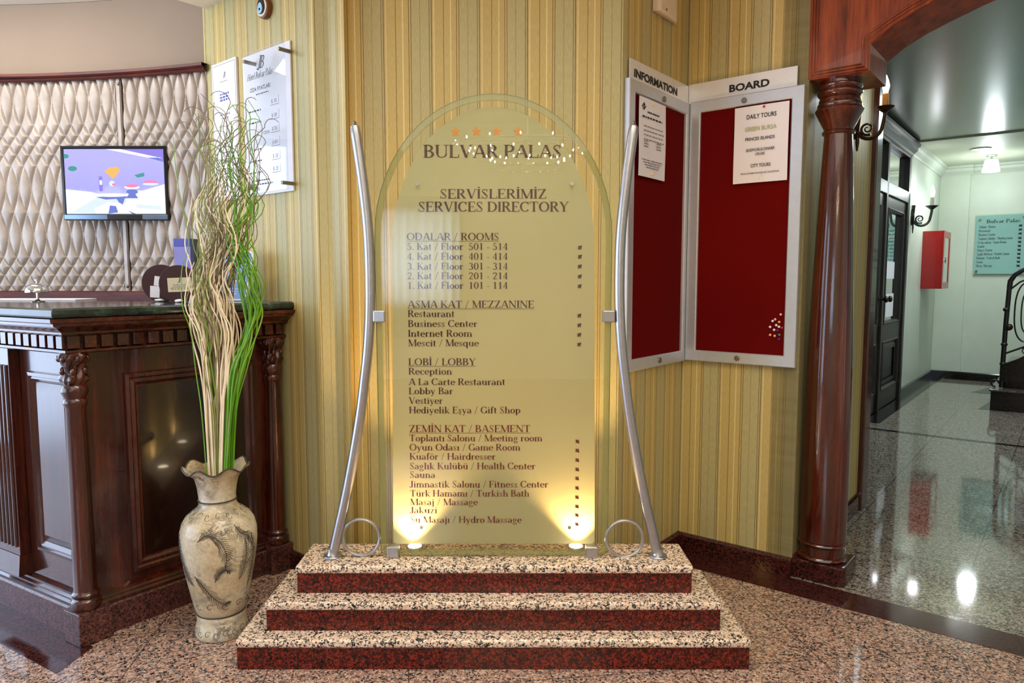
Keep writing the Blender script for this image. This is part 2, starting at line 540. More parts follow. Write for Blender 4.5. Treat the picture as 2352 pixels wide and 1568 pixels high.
def build(name, mb, mat, parent=None, smooth=False, bevel=0, origin=None, mats=None, bseg=2, solid=0):
    bm = mb.bm
    bmesh.ops.remove_doubles(bm, verts=bm.verts, dist=1e-6)
    bmesh.ops.recalc_face_normals(bm, faces=bm.faces)
    me = bpy.data.meshes.new(name)
    if parent is not None:
        L = root_of(parent).location.copy()
    elif origin is not None:
        L = Vector(origin)
    else:
        xs = [v.co for v in bm.verts]
        lo = Vector((min(v[i] for v in xs) for i in range(3)))
        hi = Vector((max(v[i] for v in xs) for i in range(3)))
        L = Vector(((lo.x + hi.x) / 2, (lo.y + hi.y) / 2, lo.z))
    bm.transform(Matrix.Translation(-L))
    if smooth:
        for f in bm.faces:
            f.smooth = True
    bm.to_mesh(me)
    bm.free()
    o = bpy.data.objects.new(name, me)
    COL.objects.link(o)
    if parent is not None:
        o.parent = parent
    else:
        o.location = L
    for m in (mats or [mat]):
        me.materials.append(M[m] if isinstance(m, str) else m)
    if smooth:
        try:
            me.set_sharp_from_angle(angle=rad(42))
        except Exception:
            pass
    if solid:
        x = o.modifiers.new('solid', 'SOLIDIFY')
        x.thickness = solid
    if bevel:
        x = o.modifiers.new('bevel', 'BEVEL')
        x.width = bevel
        x.segments = bseg
        x.limit_method = 'ANGLE'
        x.angle_limit = rad(40)
    return o


def tag(o, label, cat, group=None, kind=None):
    o['label'] = label
    o['category'] = cat
    if group:
        o['group'] = group
    if kind:
        o['kind'] = kind
    return o


def thing(name, label, cat, loc, group=None, kind=None):
    o = bpy.data.objects.new(name, None)
    COL.objects.link(o)
    o.location = loc
    o.empty_display_size = .05
    return tag(o, label, cat, group, kind)


def struct(name, mb, mat, label, cat, parent=None, **kw):
    o = build(name, mb, mat, parent, **kw)
    if parent is None:
        tag(o, label, cat, kind='structure')
    return o


def wall_uv(o, origin, du):
    """horizontal run in metres -> U, height -> V, for the wallpaper"""
    me = o.data
    uv = me.uv_layers.new(name='UVMap')
    for l in me.loops:
        p = o.matrix_basis @ me.vertices[l.vertex_index].co
        uv.data[l.index].uv = ((p - origin).dot(du), p.z)


# ------------------------------------------------------------------ lettering
# a small contrast-stroke roman alphabet (cap height 1)
T_, t_ = .148, .060


def g_rect(x0, x1, y0, y1):
    return [[(x0, y0), (x1, y0), (x1, y1), (x0, y1)]]


def g_ser(x, y, w=.13):
    return g_rect(x - w, x + w, y, y + .045) if y < .02 and y > -.2 or y < -.2 else g_rect(x - w, x + w, y - .045, y)


def g_v(x, y0, y1, s='bt', w=T_):
    r = g_rect(x - w / 2, x + w / 2, y0, y1)
    if 'b' in s:
        r += g_rect(x - .13, x + .13, y0, y0 + .045)
    if 't' in s:
        r += g_rect(x - .13, x + .13, y1 - .045, y1)
    if 'f' in s:
        r += [[(x - .15, y1 - .10), (x, y1 - .06), (x, y1), (x - .02, y1)]]
    return r


def g_d(x0, y0, x1, y1, w):
    return [[(x0 - w / 2, y0), (x0 + w / 2, y0), (x1 + w / 2, y1), (x1 - w / 2, y1)]]


def g_a(cx, cy, rx, ry, a0, a1, thick=T_, thin=t_, n=None):
    n = n or max(5, int(abs(a1 - a0) / 15))
    out = []
    prev = None
    for i in range(n + 1):
        a = rad(a0 + (a1 - a0) * i / n)
        h = (thin + (thick - thin) * abs(math.cos(a)) ** 1.4) / 2
        p = ((cx + (rx + h) * math.cos(a), cy + (ry + h) * math.sin(a)), (cx + (rx - h) * math.cos(a), cy + (ry - h) * math.sin(a)))
        if prev:
            out.append([prev[0], p[0], p[1], prev[1]])
        prev = p
    return out


def g_h(x0, x1, y):
    return g_rect(x0, x1, y - t_ / 2, y + t_ / 2)


def g_t(x, y0, y1):
    return g_rect(x - .022, x + .022, y0, y1)


def g_o(x, y, r=.075):
    return [[(x + r * math.cos(k * PI / 4), y + r * math.sin(k * PI / 4)) for k in range(8)]]


G = {
    ' ': (.27, []), '.': (.24, g_o(.12, .07)), '-': (.36, g_rect(.05, .30, .29, .35)), '/': (.40, g_d(.05, -.08, .34, 1.03, .05)),
    'A': (.74, g_d(.09, 0, .36, 1, .055) + g_d(.66, 0, .39, 1, .15) + g_h(.18, .54, .33) + g_ser(.09, 0, .1) + g_ser(.65, 0, .12)),
    'B': (.64, g_v(.15, 0, 1) + g_a(.28, .755, .20, .22, -90, 90) + g_a(.30, .265, .24, .24, -90, 90) + g_h(.15, .30, .977) + g_h(.15, .30, .52) + g_h(.15, .30, .023)),
    'C': (.70, g_a(.39, .5, .30, .475, 42, 320) + g_t(.62, .68, 1)),
    'D': (.76, g_v(.15, 0, 1) + g_a(.32, .5, .34, .477, -90, 90) + g_h(.15, .33, .977) + g_h(.15, .33, .023)),
    'E': (.62, g_v(.15, 0, 1) + g_h(.15, .54, .977) + g_h(.15, .42, .51) + g_h(.15, .56, .023) + g_t(.54, .77, 1) + g_t(.42, .41, .61) + g_t(.565, 0, .24)),
    'F': (.58, g_v(.15, 0, 1) + g_h(.15, .54, .977) + g_h(.15, .42, .51) + g_t(.54, .77, 1) + g_t(.42, .41, .61)),
    'G': (.76, g_a(.39, .5, .30, .475, 42, 320) + g_t(.62, .68, 1) + g_v(.63, .03, .42, 't')),
    'H': (.80, g_v(.15, 0, 1) + g_v(.65, 0, 1) + g_h(.15, .65, .51)),
    'I': (.30, g_v(.15, 0, 1)), 'İ': (.30, g_v(.15, 0, 1) + g_o(.15, 1.17)),
    'J': (.40, g_v(.25, .12, 1, 't') + g_a(.13, .13, .12, .11, 190, 360) + g_o(.05, .12, .06)),
    'K': (.72, g_v(.15, 0, 1) + g_d(.22, .42, .58, 1, .05) + g_d(.31, .56, .63, 0, .15) + g_ser(.58, 1, .1) + g_ser(.63, 0, .11)),
    'L': (.60, g_v(.15, 0, 1) + g_h(.15, .55, .023) + g_t(.555, 0, .26)),
    'M': (.92, g_v(.13, 0, 1, 'bt', .05) + g_v(.79, 0, 1) + g_d(.14, 1, .45, .02, .15) + g_d(.45, .02, .77, 1, .05)),
    'N': (.80, g_v(.13, 0, 1, 'bt', .05) + g_v(.67, 0, 1, 't', .05) + g_d(.13, 1, .67, 0, .15)),
    'O': (.80, g_a(.40, .5, .31, .477, 0, 360)),
    'P': (.62, g_v(.15, 0, 1) + g_a(.30, .73, .23, .247, -90, 90) + g_h(.15, .31, .977) + g_h(.15, .31, .48)),
    'R': (.70, g_v(.15, 0, 1) + g_a(.30, .745, .21, .232, -90, 90) + g_h(.15, .31, .977) + g_h(.15, .33, .51) + g_d(.33, .52, .60, 0, .15) + g_ser(.62, 0, .09)),
    'S': (.54, g_a(.26, .75, .155, .225, 35, 200, .07) + g_a(.27, .25, .165, .225, -145, 25, .07) + g_d(.145, .70, .395, .30, .15) + g_t(.43, .72, 1) + g_t(.075, 0, .30)),
    'T': (.68, g_v(.34, 0, 1, 'b') + g_h(.05, .63, .977) + g_t(.06, .75, 1) + g_t(.62, .75, 1)),
    'U': (.78, g_v(.15, .3, 1, 't') + g_v(.64, .3, 1, 't', .05) + g_a(.395, .30, .245, .275, 180, 360, .09)),
    'V': (.74, g_d(.12, 1, .38, 0, .15) + g_d(.38, 0, .64, 1, .05) + g_ser(.12, 1, .12) + g_ser(.64, 1, .1)),
    'Y': (.70, g_d(.11, 1, .35, .44, .15) + g_d(.35, .44, .61, 1, .05) + g_v(.35, 0, .46, 'b') + g_ser(.11, 1, .11) + g_ser(.61, 1, .1)),
    'Z': (.64, g_h(.06, .58, .977) + g_h(.06, .58, .023) + g_d(.12, 0, .52, 1, .15) + g_t(.065, .76, 1) + g_t(.578, 0, .26)),
    'a': (.52, g_v(.38, .04, .46, '') + g_a(.24, .45, .14, .165, 0, 165, .1) + g_a(.22, .17, .14, .147, 80, 280) + g_h(.22, .38, .33) + g_h(.22, .36, .025) + g_d(.40, .1, .47, .01, .06)),
    'b': (.58, g_v(.14, 0, 1, 'f') + g_a(.31, .32, .18, .297, 0, 360)),
    'c': (.48, g_a(.27, .32, .18, .297, 45, 318) + g_o(.40, .50, .06)),
    'd': (.58, g_v(.44, 0, 1, 'f') + g_a(.26, .32, .18, .297, 0, 360) + g_h(.44, .54, .023)),
    'e': (.50, g_a(.26, .32, .18, .297, 0, 318) + g_h(.09, .44, .36)),
    'f': (.36, g_v(.15, 0, .82, 'b') + g_a(.26, .82, .11, .16, 40, 180, .1) + g_h(.04, .30, .615) + g_o(.32, .88, .06)),
    'g': (.52, g_a(.24, .43, .14, .19, 0, 360, .11) + g_a(.25, -.13, .18, .14, 0, 360, .09) + g_d(.14, .22, .17, .02, .05) + g_d(.34, .58, .47, .62, .06)),
    'h': (.60, g_v(.14, 0, 1, 'bf') + g_v(.46, 0, .43, 'b') + g_a(.30, .43, .16, .19, 0, 165, .1)),
    'ı': (.30, g_v(.15, 0, .64, 'bf')), 'i': (.30, g_v(.15, 0, .64, 'bf') + g_o(.14, .84)),
    'j': (.30, g_v(.16, -.15, .64, 'f') + g_a(.06, -.15, .10, .11, 230, 360, .1) + g_o(.15, .84)),
    'k': (.58, g_v(.14, 0, 1, 'bf') + g_d(.20, .26, .44, .62, .05) + g_d(.26, .36, .48, 0, .13) + g_ser(.44, .64, .09) + g_ser(.50, 0, .09)),
    'l': (.30, g_v(.15, 0, 1, 'bf')),
    'm': (.90, g_v(.14, 0, .64, 'bf') + g_v(.45, 0, .43, 'b') + g_v(.76, 0, .43, 'b') + g_a(.295, .43, .155, .19, 0, 165, .1) + g_a(.605, .43, .155, .19, 0, 165, .1)),
    'n': (.60, g_v(.14, 0, .64, 'bf') + g_v(.46, 0, .43, 'b') + g_a(.30, .43, .16, .19, 0, 165, .1)),
    'o': (.54, g_a(.27, .32, .18, .297, 0, 360)), 'ö': (.54, g_a(.27, .32, .18, .297, 0, 360) + g_o(.18, .84, .06) + g_o(.36, .84, .06)),
    'p': (.58, g_v(.14, -.28, .64, 'f') + g_rect(.01, .27, -.28, -.235) + g_a(.31, .32, .18, .297, 0, 360)),
    'q': (.58, g_v(.44, -.28, .64, '') + g_rect(.31, .57, -.28, -.235) + g_a(.26, .32, .18, .297, 0, 360)),
    'r': (.42, g_v(.14, 0, .64, 'bf') + g_a(.27, .45, .12, .165, 60, 165, .09) + g_o(.35, .54, .06)),
    's': (.42, g_a(.205, .475, .11, .14, 35, 200, .06) + g_a(.205, .165, .12, .14, -145, 25, .06) + g_d(.12, .45, .29, .19, .12) + g_t(.335, .46, .64) + g_t(.065, 0, .2)),
    'ş': (.42, g_a(.205, .475, .11, .14, 35, 200, .06) + g_a(.205, .165, .12, .14, -145, 25, .06) + g_d(.12, .45, .29, .19, .12) + g_t(.335, .46, .64) + g_t(.065, 0, .2) + g_t(.2, -.12, 0) + g_a(.19, -.14, .06, .06, -90, 90, .05)),
    't': (.36, g_v(.15, .08, .82, '') + g_h(.03, .32, .615) + g_a(.25, .10, .10, .075, 180, 300, .09)),
    'u': (.60, g_v(.14, .18, .64, 'f') + g_v(.45, 0, .64, 'f') + g_a(.295, .18, .155, .155, 180, 350, .09) + g_h(.45, .54, .023)),
    'ü': (.60, g_v(.14, .18, .64, 'f') + g_v(.45, 0, .64, 'f') + g_a(.295, .18, .155, .155, 180, 350, .09) + g_h(.45, .54, .023) + g_o(.2, .84, .06) + g_o(.39, .84, .06)),
    'v': (.54, g_d(.10, .64, .27, 0, .13) + g_d(.27, 0, .45, .64, .05) + g_ser(.10, .64, .1) + g_ser(.45, .64, .08)),
    'y': (.54, g_d(.10, .64, .28, .02, .13) + g_d(.20, -.26, .45, .64, .05) + g_ser(.10, .64, .1) + g_ser(.45, .64, .08) + g_o(.14, -.22, .07)),
    'z': (.48, g_h(.05, .42, .617) + g_h(.05, .42, .023) + g_d(.10, 0, .37, .64, .13) + g_t(.06, .48, .64) + g_t(.42, 0, .17)),
    '0': (.55, g_a(.275, .49, .19, .467, 0, 360)), '1': (.55, g_v(.28, 0, .97, 'b') + g_d(.13, .84, .27, .97, .07)),
    '2': (.55, g_a(.26, .70, .17, .245, 0, 170) + g_d(.10, .03, .42, .62, .10) + g_rect(.08, .46, 0, .09)),
    '3': (.55, g_a(.24, .73, .16, .217, -90, 150, .12) + g_a(.25, .255, .19, .232, -150, 90, .13)),
    '4': (.55, g_v(.37, 0, .97, 'b', .12) + g_d(.07, .30, .36, .95, .05) + g_rect(.05, .49, .25, .31)),
    '5': (.55, g_a(.24, .30, .19, .277, -150, 120, .13) + g_rect(.12, .17, .50, .95) + g_rect(.12, .43, .87, .96)),
}


def roman(mb, text, P, h, width=None, underline=False, shear=0.0):
    """P(x, y) -> 3D point; x, y in metres on the sign"""
    adv = sum(G[c][0] for c in text)
    kx = (width / adv) if width else h
    x = 0
    for c in text:
        w, polys = G[c]
        for p in polys:
            mb.face([P((x + a + shear * b) * kx, b * h) for a, b in p])
        x += w
    if underline:
        mb.face([P(0, -.17 * h), P(x * kx, -.17 * h), P(x * kx, -.115 * h), P(0, -.115 * h)])
    return mb


_font_cache = {}


def sans(mb, text, P, width, height=None, bold=0.0):
    """plain lettering from the built-in typeface, fitted to width (and cap height)"""
    key = (text, bold)
    if key not in _font_cache:
        cu = bpy.data.curves.new('lettering', 'FONT')
        cu.body = text
        cu.size = 1
        cu.offset = bold
        cu.resolution_u = 3
        ob = bpy.data.objects.new('lettering', cu)
        COL.objects.link(ob)
        bpy.context.view_layer.update()
        me = ob.evaluated_get(bpy.context.evaluated_depsgraph_get()).to_mesh()
        vs = [(v.co.x, v.co.y) for v in me.vertices]
        fs = [list(p.vertices) for p in me.polygons]
        ob.evaluated_get(bpy.context.evaluated_depsgraph_get()).to_mesh_clear()
        bpy.data.objects.remove(ob)
        bpy.data.curves.remove(cu)
        _font_cache[key] = (vs, fs)
    vs, fs = _font_cache[key]
    x0, x1 = min(v[0] for v in vs), max(v[0] for v in vs)
    k = width / (x1 - x0)
    ky = k if height is None else height / max(v[1] for v in vs)
    bv = [mb.bm.verts.new(P((x - x0) * k, y * ky)) for x, y in vs]
    for f in fs:
        try:
            mb.bm.faces.new([bv[i] for i in f])
        except ValueError:
            pass
    return mb


def on(o, du, dn, h):
    """sign-plane mapping: returns f(s0, z0) -> P(x, y)"""
    return lambda s0, z0: (lambda x, y: o + du * (s0 + x) + UP * (z0 + y) + dn * h)


def scribble(mb, P, width, h, n=6):
    """print too small to read: a row of short strokes"""
    x = 0
    while x < width:
        w = random.uniform(.5, 1.6) * width / n * .6
        w = min(w, width - x)
        mb.face([P(x, 0), P(x + w, 0), P(x + w, h), P(x, h)])
        x += w + width / n * .25
    return mb


# ================================================================== SETTING
nB_ = -A                               # outward normal of the board wall
nI_ = B                                # outward normal of the information wall


def quad_so(s0, s1, o0, o1, z):
    P = lambda s_, o_: NI + B * s_ + nB_ * o_ + UP * z
    return [P(s0, o0), P(s1, o0), P(s1, o1), P(s0, o1)]


mb = MB(); mb.prism(quad_so(-7, 7, .09, 8, 0), (0, 0, -.1))
struct('floor', mb, 'floor', 'pink granite tiled lobby floor', 'floor', origin=(0, 0, 0))
mb = MB(); mb.prism(quad_so(-5, 6, -8, .09, 0), (0, 0, -.1))
struct('floor_hall', mb, 'hall_floor', 'polished pink granite floor of the hallway beyond the arch, reflected grey painted into its colour', 'floor', origin=(0, 0, 0))
mb = MB(); mb.prism(quad_so(-.01, 4.2, .014, .168, .0012), (0, 0, -.003))
struct('trim_1', mb, 'darkred', 'dark red granite strip in the floor under the arch', 'floor strip')
mb = MB(); mb.obox(NI, A, nI_, -.60, -.1685, .014, .15, -.002, .0012)
struct('trim_2', mb, 'darkred', 'dark red granite floor strip below the left notice board', 'floor strip')

# lobby walls --------------------------------------------------------
def wall(name, p0, p1, z0, z1, dn, label, mat='paper', th=.12, uvo=0.0):
    mb = MB()
    d = (p1 - p0).normalized()
    mb.obox(p0, d, dn, 0, (p1 - p0).length, -th, 0, z0, z1)
    o = struct(name, mb, mat, label, 'wall')
    if mat == 'paper':
        wall_uv(o, p0 - d * uvo, d)
    return o


CC = Vector((NI.x - A.x * .545, NI.y - A.y * .545, 0))     # convex corner where the centre wall meets the niche
CORN = NW + W * 1.005                                       # corner price-board wall / reception
wall('wall_center', Vector((-.72, YC, 0)), Vector((CC.x, YC, 0)), 0, 3.0, Vector((0, -1, 0)), 'striped gold wallpapered wall behind the glass directory', uvo=.012)
mb = MB()
mb.prism([NW, CORN, CORN - WN * .12, Vector((NW.x - .08, 2.80, 0))], (0, 0, 3.0))
o = struct('wall_left', mb, 'paper', 'striped wallpapered wall with the price board', 'wall')
wall_uv(o, NW + W * .03, W)
wall('wall_niche_left', CC, NI, 0, 3.0, nI_, 'wallpapered wall carrying the information notice board', uvo=.05)
wall('wall_niche_right', NI - B * .0, EP, 0, 3.0, nB_, 'wallpapered wall carrying the right notice board', th=.1, uvo=.09)
wall('wall_pier', EP + A * .0, EP + A * 1.09, 0, 2.6, B, 'wallpapered side of the pier behind the wooden column', th=.1, uvo=.02)
BASE = EP + A * 1.15

# reception curved wall
ACX, ACY, AR = -2.52, -.317, 3.73


def arc(x, dr=0.0):
    """point on the reception wall curve at plan position x, pushed dr outward (away from the lobby)"""
    y = ACY + math.sqrt(AR * AR - (x - ACX) ** 2)
    n = Vector((x - ACX, y - ACY, 0)).normalized()
    return Vector((x, y, 0)) + n * dr


XS = [-3.4 + i * .05 for i in range(42)]
XS = [x for x in XS if x < -1.345] + [-1.345]
mb = MB(); mb.sweep([[arc(x, d) + UP * z for d, z in ((.03, 0), (.03, 2.472), (.13, 2.472), (.13, 0))] for x in XS])
struct('wall_reception', mb, 'taupe', 'curved taupe wall above the padded panel', 'wall', smooth=True)
mb = MB(); mb.sweep([[arc(x, d) + UP * z for d, z in ((.03, 2.112), (-.012, 2.112), (-.02, 2.118), (-.016, 2.124), (-.034, 2.13), (-.034, 2.142), (.03, 2.146))] for x in XS])
struct('trim_3', mb, 'trimwood', 'curved dark wooden moulding along the top of the padded panel', 'moulding', smooth=True)
mb = MB(); mb.sweep([[arc(x, d) + UP * z for d, z in ((.03, 1.04), (-.045, 1.04), (-.045, 1.09), (-.02, 1.10), (-.018, 1.135), (-.004, 1.143), (.03, 1.143))] for x in XS])
struct('trim_4', mb, 'trimwood', 'curved dark wooden ledge below the padded panel', 'moulding', smooth=True)

# ceilings
mb = MB(); mb.prism([(-5, 1.9, 2.474), (-1.42, 1.9, 2.474), (-1.25, 3.3, 2.474), (-1.3, 3.8, 2.474), (-5, 3.8, 2.474)], (0, 0, .08))
struct('ceiling_reception', mb, 'cream', 'pale ceiling over the reception', 'ceiling')
mb = MB(); mb.prism([(x, y, 2.378) for x, y in ((-1.36, 3.205), (-1.42, 3.13), (-2.2, 2.2), (-2.2, 1.9), (2.28, 1.9), (.79, 3.11), (-.62, 3.11), (-1.3, 3.28))], (0, 0, .08))
struct('ceiling_soffit', mb, 'cream', 'cream soffit over the lobby edge', 'ceiling')
mb = MB(); mb.box((-4.8, -4.3, 3.0), (4.2, 1.9, 3.1))
struct('ceiling_lobby', mb, 'cream', 'high cream lobby ceiling', 'ceiling')
mb = MB(); mb.box((-4.8, 1.86, 2.40), (2.25, 1.94, 3.0))
struct('trim_5', mb, 'cream', 'cream bulkhead below the lobby ceiling', 'bulkhead')

# lobby behind the camera: left window wall, back wall with curtained window, right wall
def windowed(name, p0, p1, dn, s0, s1, z0, z1, H_, label):
    mb = MB(); d = (p1 - p0).normalized(); L = (p1 - p0).length
    for a, b, c, e in ((0, s0, 0, H_), (s1, L, 0, H_), (s0, s1, 0, z0), (s0, s1, z1, H_)):
        mb.obox(p0, d, dn, a, b, -.15, 0, c, e)
    return struct(name, mb, 'cream', label, 'wall')


wall('wall_reception_side', Vector((-4.55, 4.3, 0)), arc(-3.39, .04), 0, 2.9, Vector((.65, -.76, 0)).normalized(), 'plain wall at the far end of the reception', 'taupe')
windowed('wall_window_side', Vector((-4.5, 4.4, 0)), Vector((-4.5, -4.2, 0)), Vector((1, 0, 0)), .3, 5.6, .04, 2.4, 3.0, 'cream wall with tall windows left of the reception')
mb = MB()
for k in range(7):
    mb.box((-4.56, -1.2 + k * .88 - .03, .04), (-4.50, -1.2 + k * .88 + .03, 2.4))
for z in (.04, 2.34):
    mb.box((-4.56, -1.2, z), (-4.50, 4.1, z + .06))
struct('window_1', mb, 'wood', 'dark wooden mullions of the tall left windows', 'window')
windowed('wall_back', Vector((-4.5, -3.9, 0)), Vector((4.0, -3.9, 0)), Vector((0, 1, 0)), 1.9, 3.9, .85, 2.05, 3.0, 'cream wall behind the camera')
mb = MB()
mb.frame(Vector((-2.6, -3.88, 0)), Vector((1, 0, 0)), Vector((0, 1, 0)), 0, 2.0, .85, 2.05, [(0, 0), (0, .03), (.06, .03), (.06, 0)])
mb.box((-1.62, -3.9, .85), (-1.58, -3.86, 2.05))
struct('window_2', mb, 'wood', 'dark wooden frame of the rear window', 'window')
t = NT('sheer_curtain')
tl = t.n('ShaderNodeBsdfTranslucent'); tl.inputs[0].default_value = (.9, .9, .88, 1)
t.put(t.ramp(t.noise(t.obj(), 8, 1).outputs[0], [(.3, (.88, .88, .86, 1)), (.7, (.94, .94, .92, 1))]), tl.inputs[0])
M['sheer'] = t.done(tl.outputs[0])
mb = MB(); mb.sweep([[(-2.65 + i * .02, -3.78 + .022 * math.sin(i * 1.15), z) for z in (.5, 2.15)] for i in range(106)])
tag(build('sheer_curtain', mb, 'sheer', smooth=True, solid=.002), 'white pleated sheer curtain over the rear lobby window', 'curtain')
wall('wall_lobby_right', Vector((4.0, -4.0, 0)), Vector((4.0, .5, 0)), 0, 3.0, Vector((-1, 0, 0)), 'plain cream wall on the right side of the lobby', 'cream')
wall('wall_beside_arch', NI + B * 2.65, NI + B * 4.3, 0, 3.0, nB_, 'wallpapered wall on the far side of the arch', 'paper')

# baseboards ----------------------------------------------------------
def baseboard(name, p, du, dn, s0, s1, h, mat, label, th=.016):
    P = lambda s_, o_, z: p + du * s_ + dn * o_ + UP * z
    mb = MB()
    prof = [(0, 0), (th, 0), (th, h - .01), (th - .008, h), (0, h)]
    mb.sweep([[P(s_, o_, z) for o_, z in prof] for s_ in (s0, s1)])
    for s_ in (s0, s1):
        mb.face([P(s_, o_, z) for o_, z in prof])
    return struct(name, mb, mat, label, 'baseboard')


baseboard('baseboard_niche_right', NI, B, nB_, 0, .497, .078, 'darkred', 'dark red granite baseboard below the right notice board')
baseboard('baseboard_niche_left', NI, -A, nI_, .0, .545, .078, 'darkred', 'dark red granite baseboard below the left notice board')
baseboard('baseboard_pier', EP, A, B, 0, 1.08, .09, 'darkred', 'dark red granite baseboard along the pier side')
baseboard('baseboard_center', Vector((-.62, YC, 0)), Vector((1, 0, 0)), Vector((0, -1, 0)), 0, CC.x + .62, .078, 'darkred', 'dark red granite baseboard behind the stepped podium')
baseboard('baseboard_left', NW, W, WN, 0, .55, .078, 'darkred', 'dark red granite baseboard between counter and podium')

# ================================================================== HALL
HO = Vector((3.873, 7.087, 0))        # on the hall's left wall
HK = HO + A * 2.17                    # far corner
wall('wall_hall_left', HO - A * 4.4, HO - A * 2.02, 0, 2.6, B, 'pale plaster wall before the dark doors', 'hallwall')
wall('wall_hall_left_far', HO + A * .09, HK + A * .1, 0, 2.6, B, 'pale green plaster wall between doors and hall corner', 'hallwall')
mb = MB(); mb.obox(HO, A, B, -2.02, .09, -.12, 0, 2.5, 2.6)
struct('wall_hall_above_door', mb, 'hallwall', 'pale plaster above the dark doors', 'wall')
mb = MB(); mb.obox(HO, A, B, -2.1, .15, -.5, -.45, 0, 2.6)
struct('wall_behind_door', mb, 'hallceil', 'grey room wall behind the dark glazed doors', 'wall')
wall('wall_hall_back', HK - B * .1, HK + B * 3.6, 0, 2.6, -A, 'pale green plaster wall at the end of the hall', 'hallwall')
mb = MB(); mb.obox(HK, B, -A, 0, .312, 0, .035, 0, 2.44)
struct('wall_hall_pilaster', mb, 'hallwall', 'shallow pale pilaster in the hall corner', 'wall', bevel=.004)
wall('wall_hall_right', HO + B * 3.4 + A * 2.3, HO + B * 3.4 - A * 4.5, 0, 2.6, -B, 'pale plaster wall on the right of the hall', 'hallwall')
mb = MB(); mb.obox(BASE, B, A, -.60, -.02, -.1, 0, 0, 2.6)
struct('wall_pier_return', mb, 'hallwall', 'pale return wall at the end of the pier', 'wall')
mb = MB(); mb.obox(NI, B, A, .5, 4.2, .13, 1.2, 2.55, 2.62); mb.obox(NI, B, A, -.25, 4.2, 1.2, 5.2, 2.55, 2.62)
struct('ceiling_hall', mb, 'hallceil', 'glossy grey-green hall ceiling', 'ceiling')
mb = MB(); mb.obox(NI, B, A, -.25, 5.2, 5.2, 8.2, 2.535, 2.62)
struct('ceiling_hall_far', mb, 'hallceil2', 'light green ceiling at the far end of the hall', 'ceiling')
crown = [(0, 2.43), (.012, 2.43), (.02, 2.445), (.05, 2.475), (.06, 2.505), (.085, 2.515), (.085, 2.536), (0, 2.536)]
mb = MB(); mb.sweep([[HO + A * s_ + B * o_ + UP * z for o_, z in crown] for s_ in (.10, 2.17)])
struct('trim_6', mb, 'hallwall', 'pale plaster crown moulding on the left hall wall', 'moulding')
mb = MB(); mb.sweep([[HK + B * s_ - A * (o_ + .03) + UP * z for o_, z in crown] for s_ in (0, .34)])
mb.sweep([[HK + B * s_ - A * o_ + UP * z for o_, z in crown] for s_ in (.30, 3.6)])
struct('trim_7', mb, 'hallwall', 'pale plaster crown moulding on the end wall of the hall', 'moulding')
baseboard('baseboard_hall_left', HO, A, B, .09, 2.17, .075, 'blackstone', 'black stone baseboard on the left hall wall')
baseboard('baseboard_hall_back', HK - A * .035, B, -A, 0, 3.4, .075, 'blackstone', 'black stone baseboard on the end wall of the hall')
for k, (s0, s1, a0, a1) in enumerate(((.02, 3.4, -1.79, -1.73), (.0, .15, -1.5, 2.15), (.16, 1.2, 1.93, 2.13))):
    mb = MB(); mb.obox(HO, B, A, s0, s1, a0, a1, -.002, .0012)
    struct('trim_%d' % (8 + k), mb, 'blackstone', ['thin dark strip across the hall floor', 'dark border along the left edge of the hall floor', 'dark border along the end of the hall floor'][k], 'floor strip')
mb = MB()
mb.prism([HO + B * u + A * v + UP * .0012 for u, v in ((.55, .9), (.80, .9), (.98, 1.93), (.78, 1.93))], (0, 0, -.003))
mb.prism([HO + B * u + A * v + UP * .0012 for u, v in ((.72, -.2), (.95, -.2), (.95, .85), (.80, .85))], (0, 0, -.003))
struct('trim_11', mb, 'blackstone', 'dark inlays in the hall floor beside the stairs', 'floor inlay')

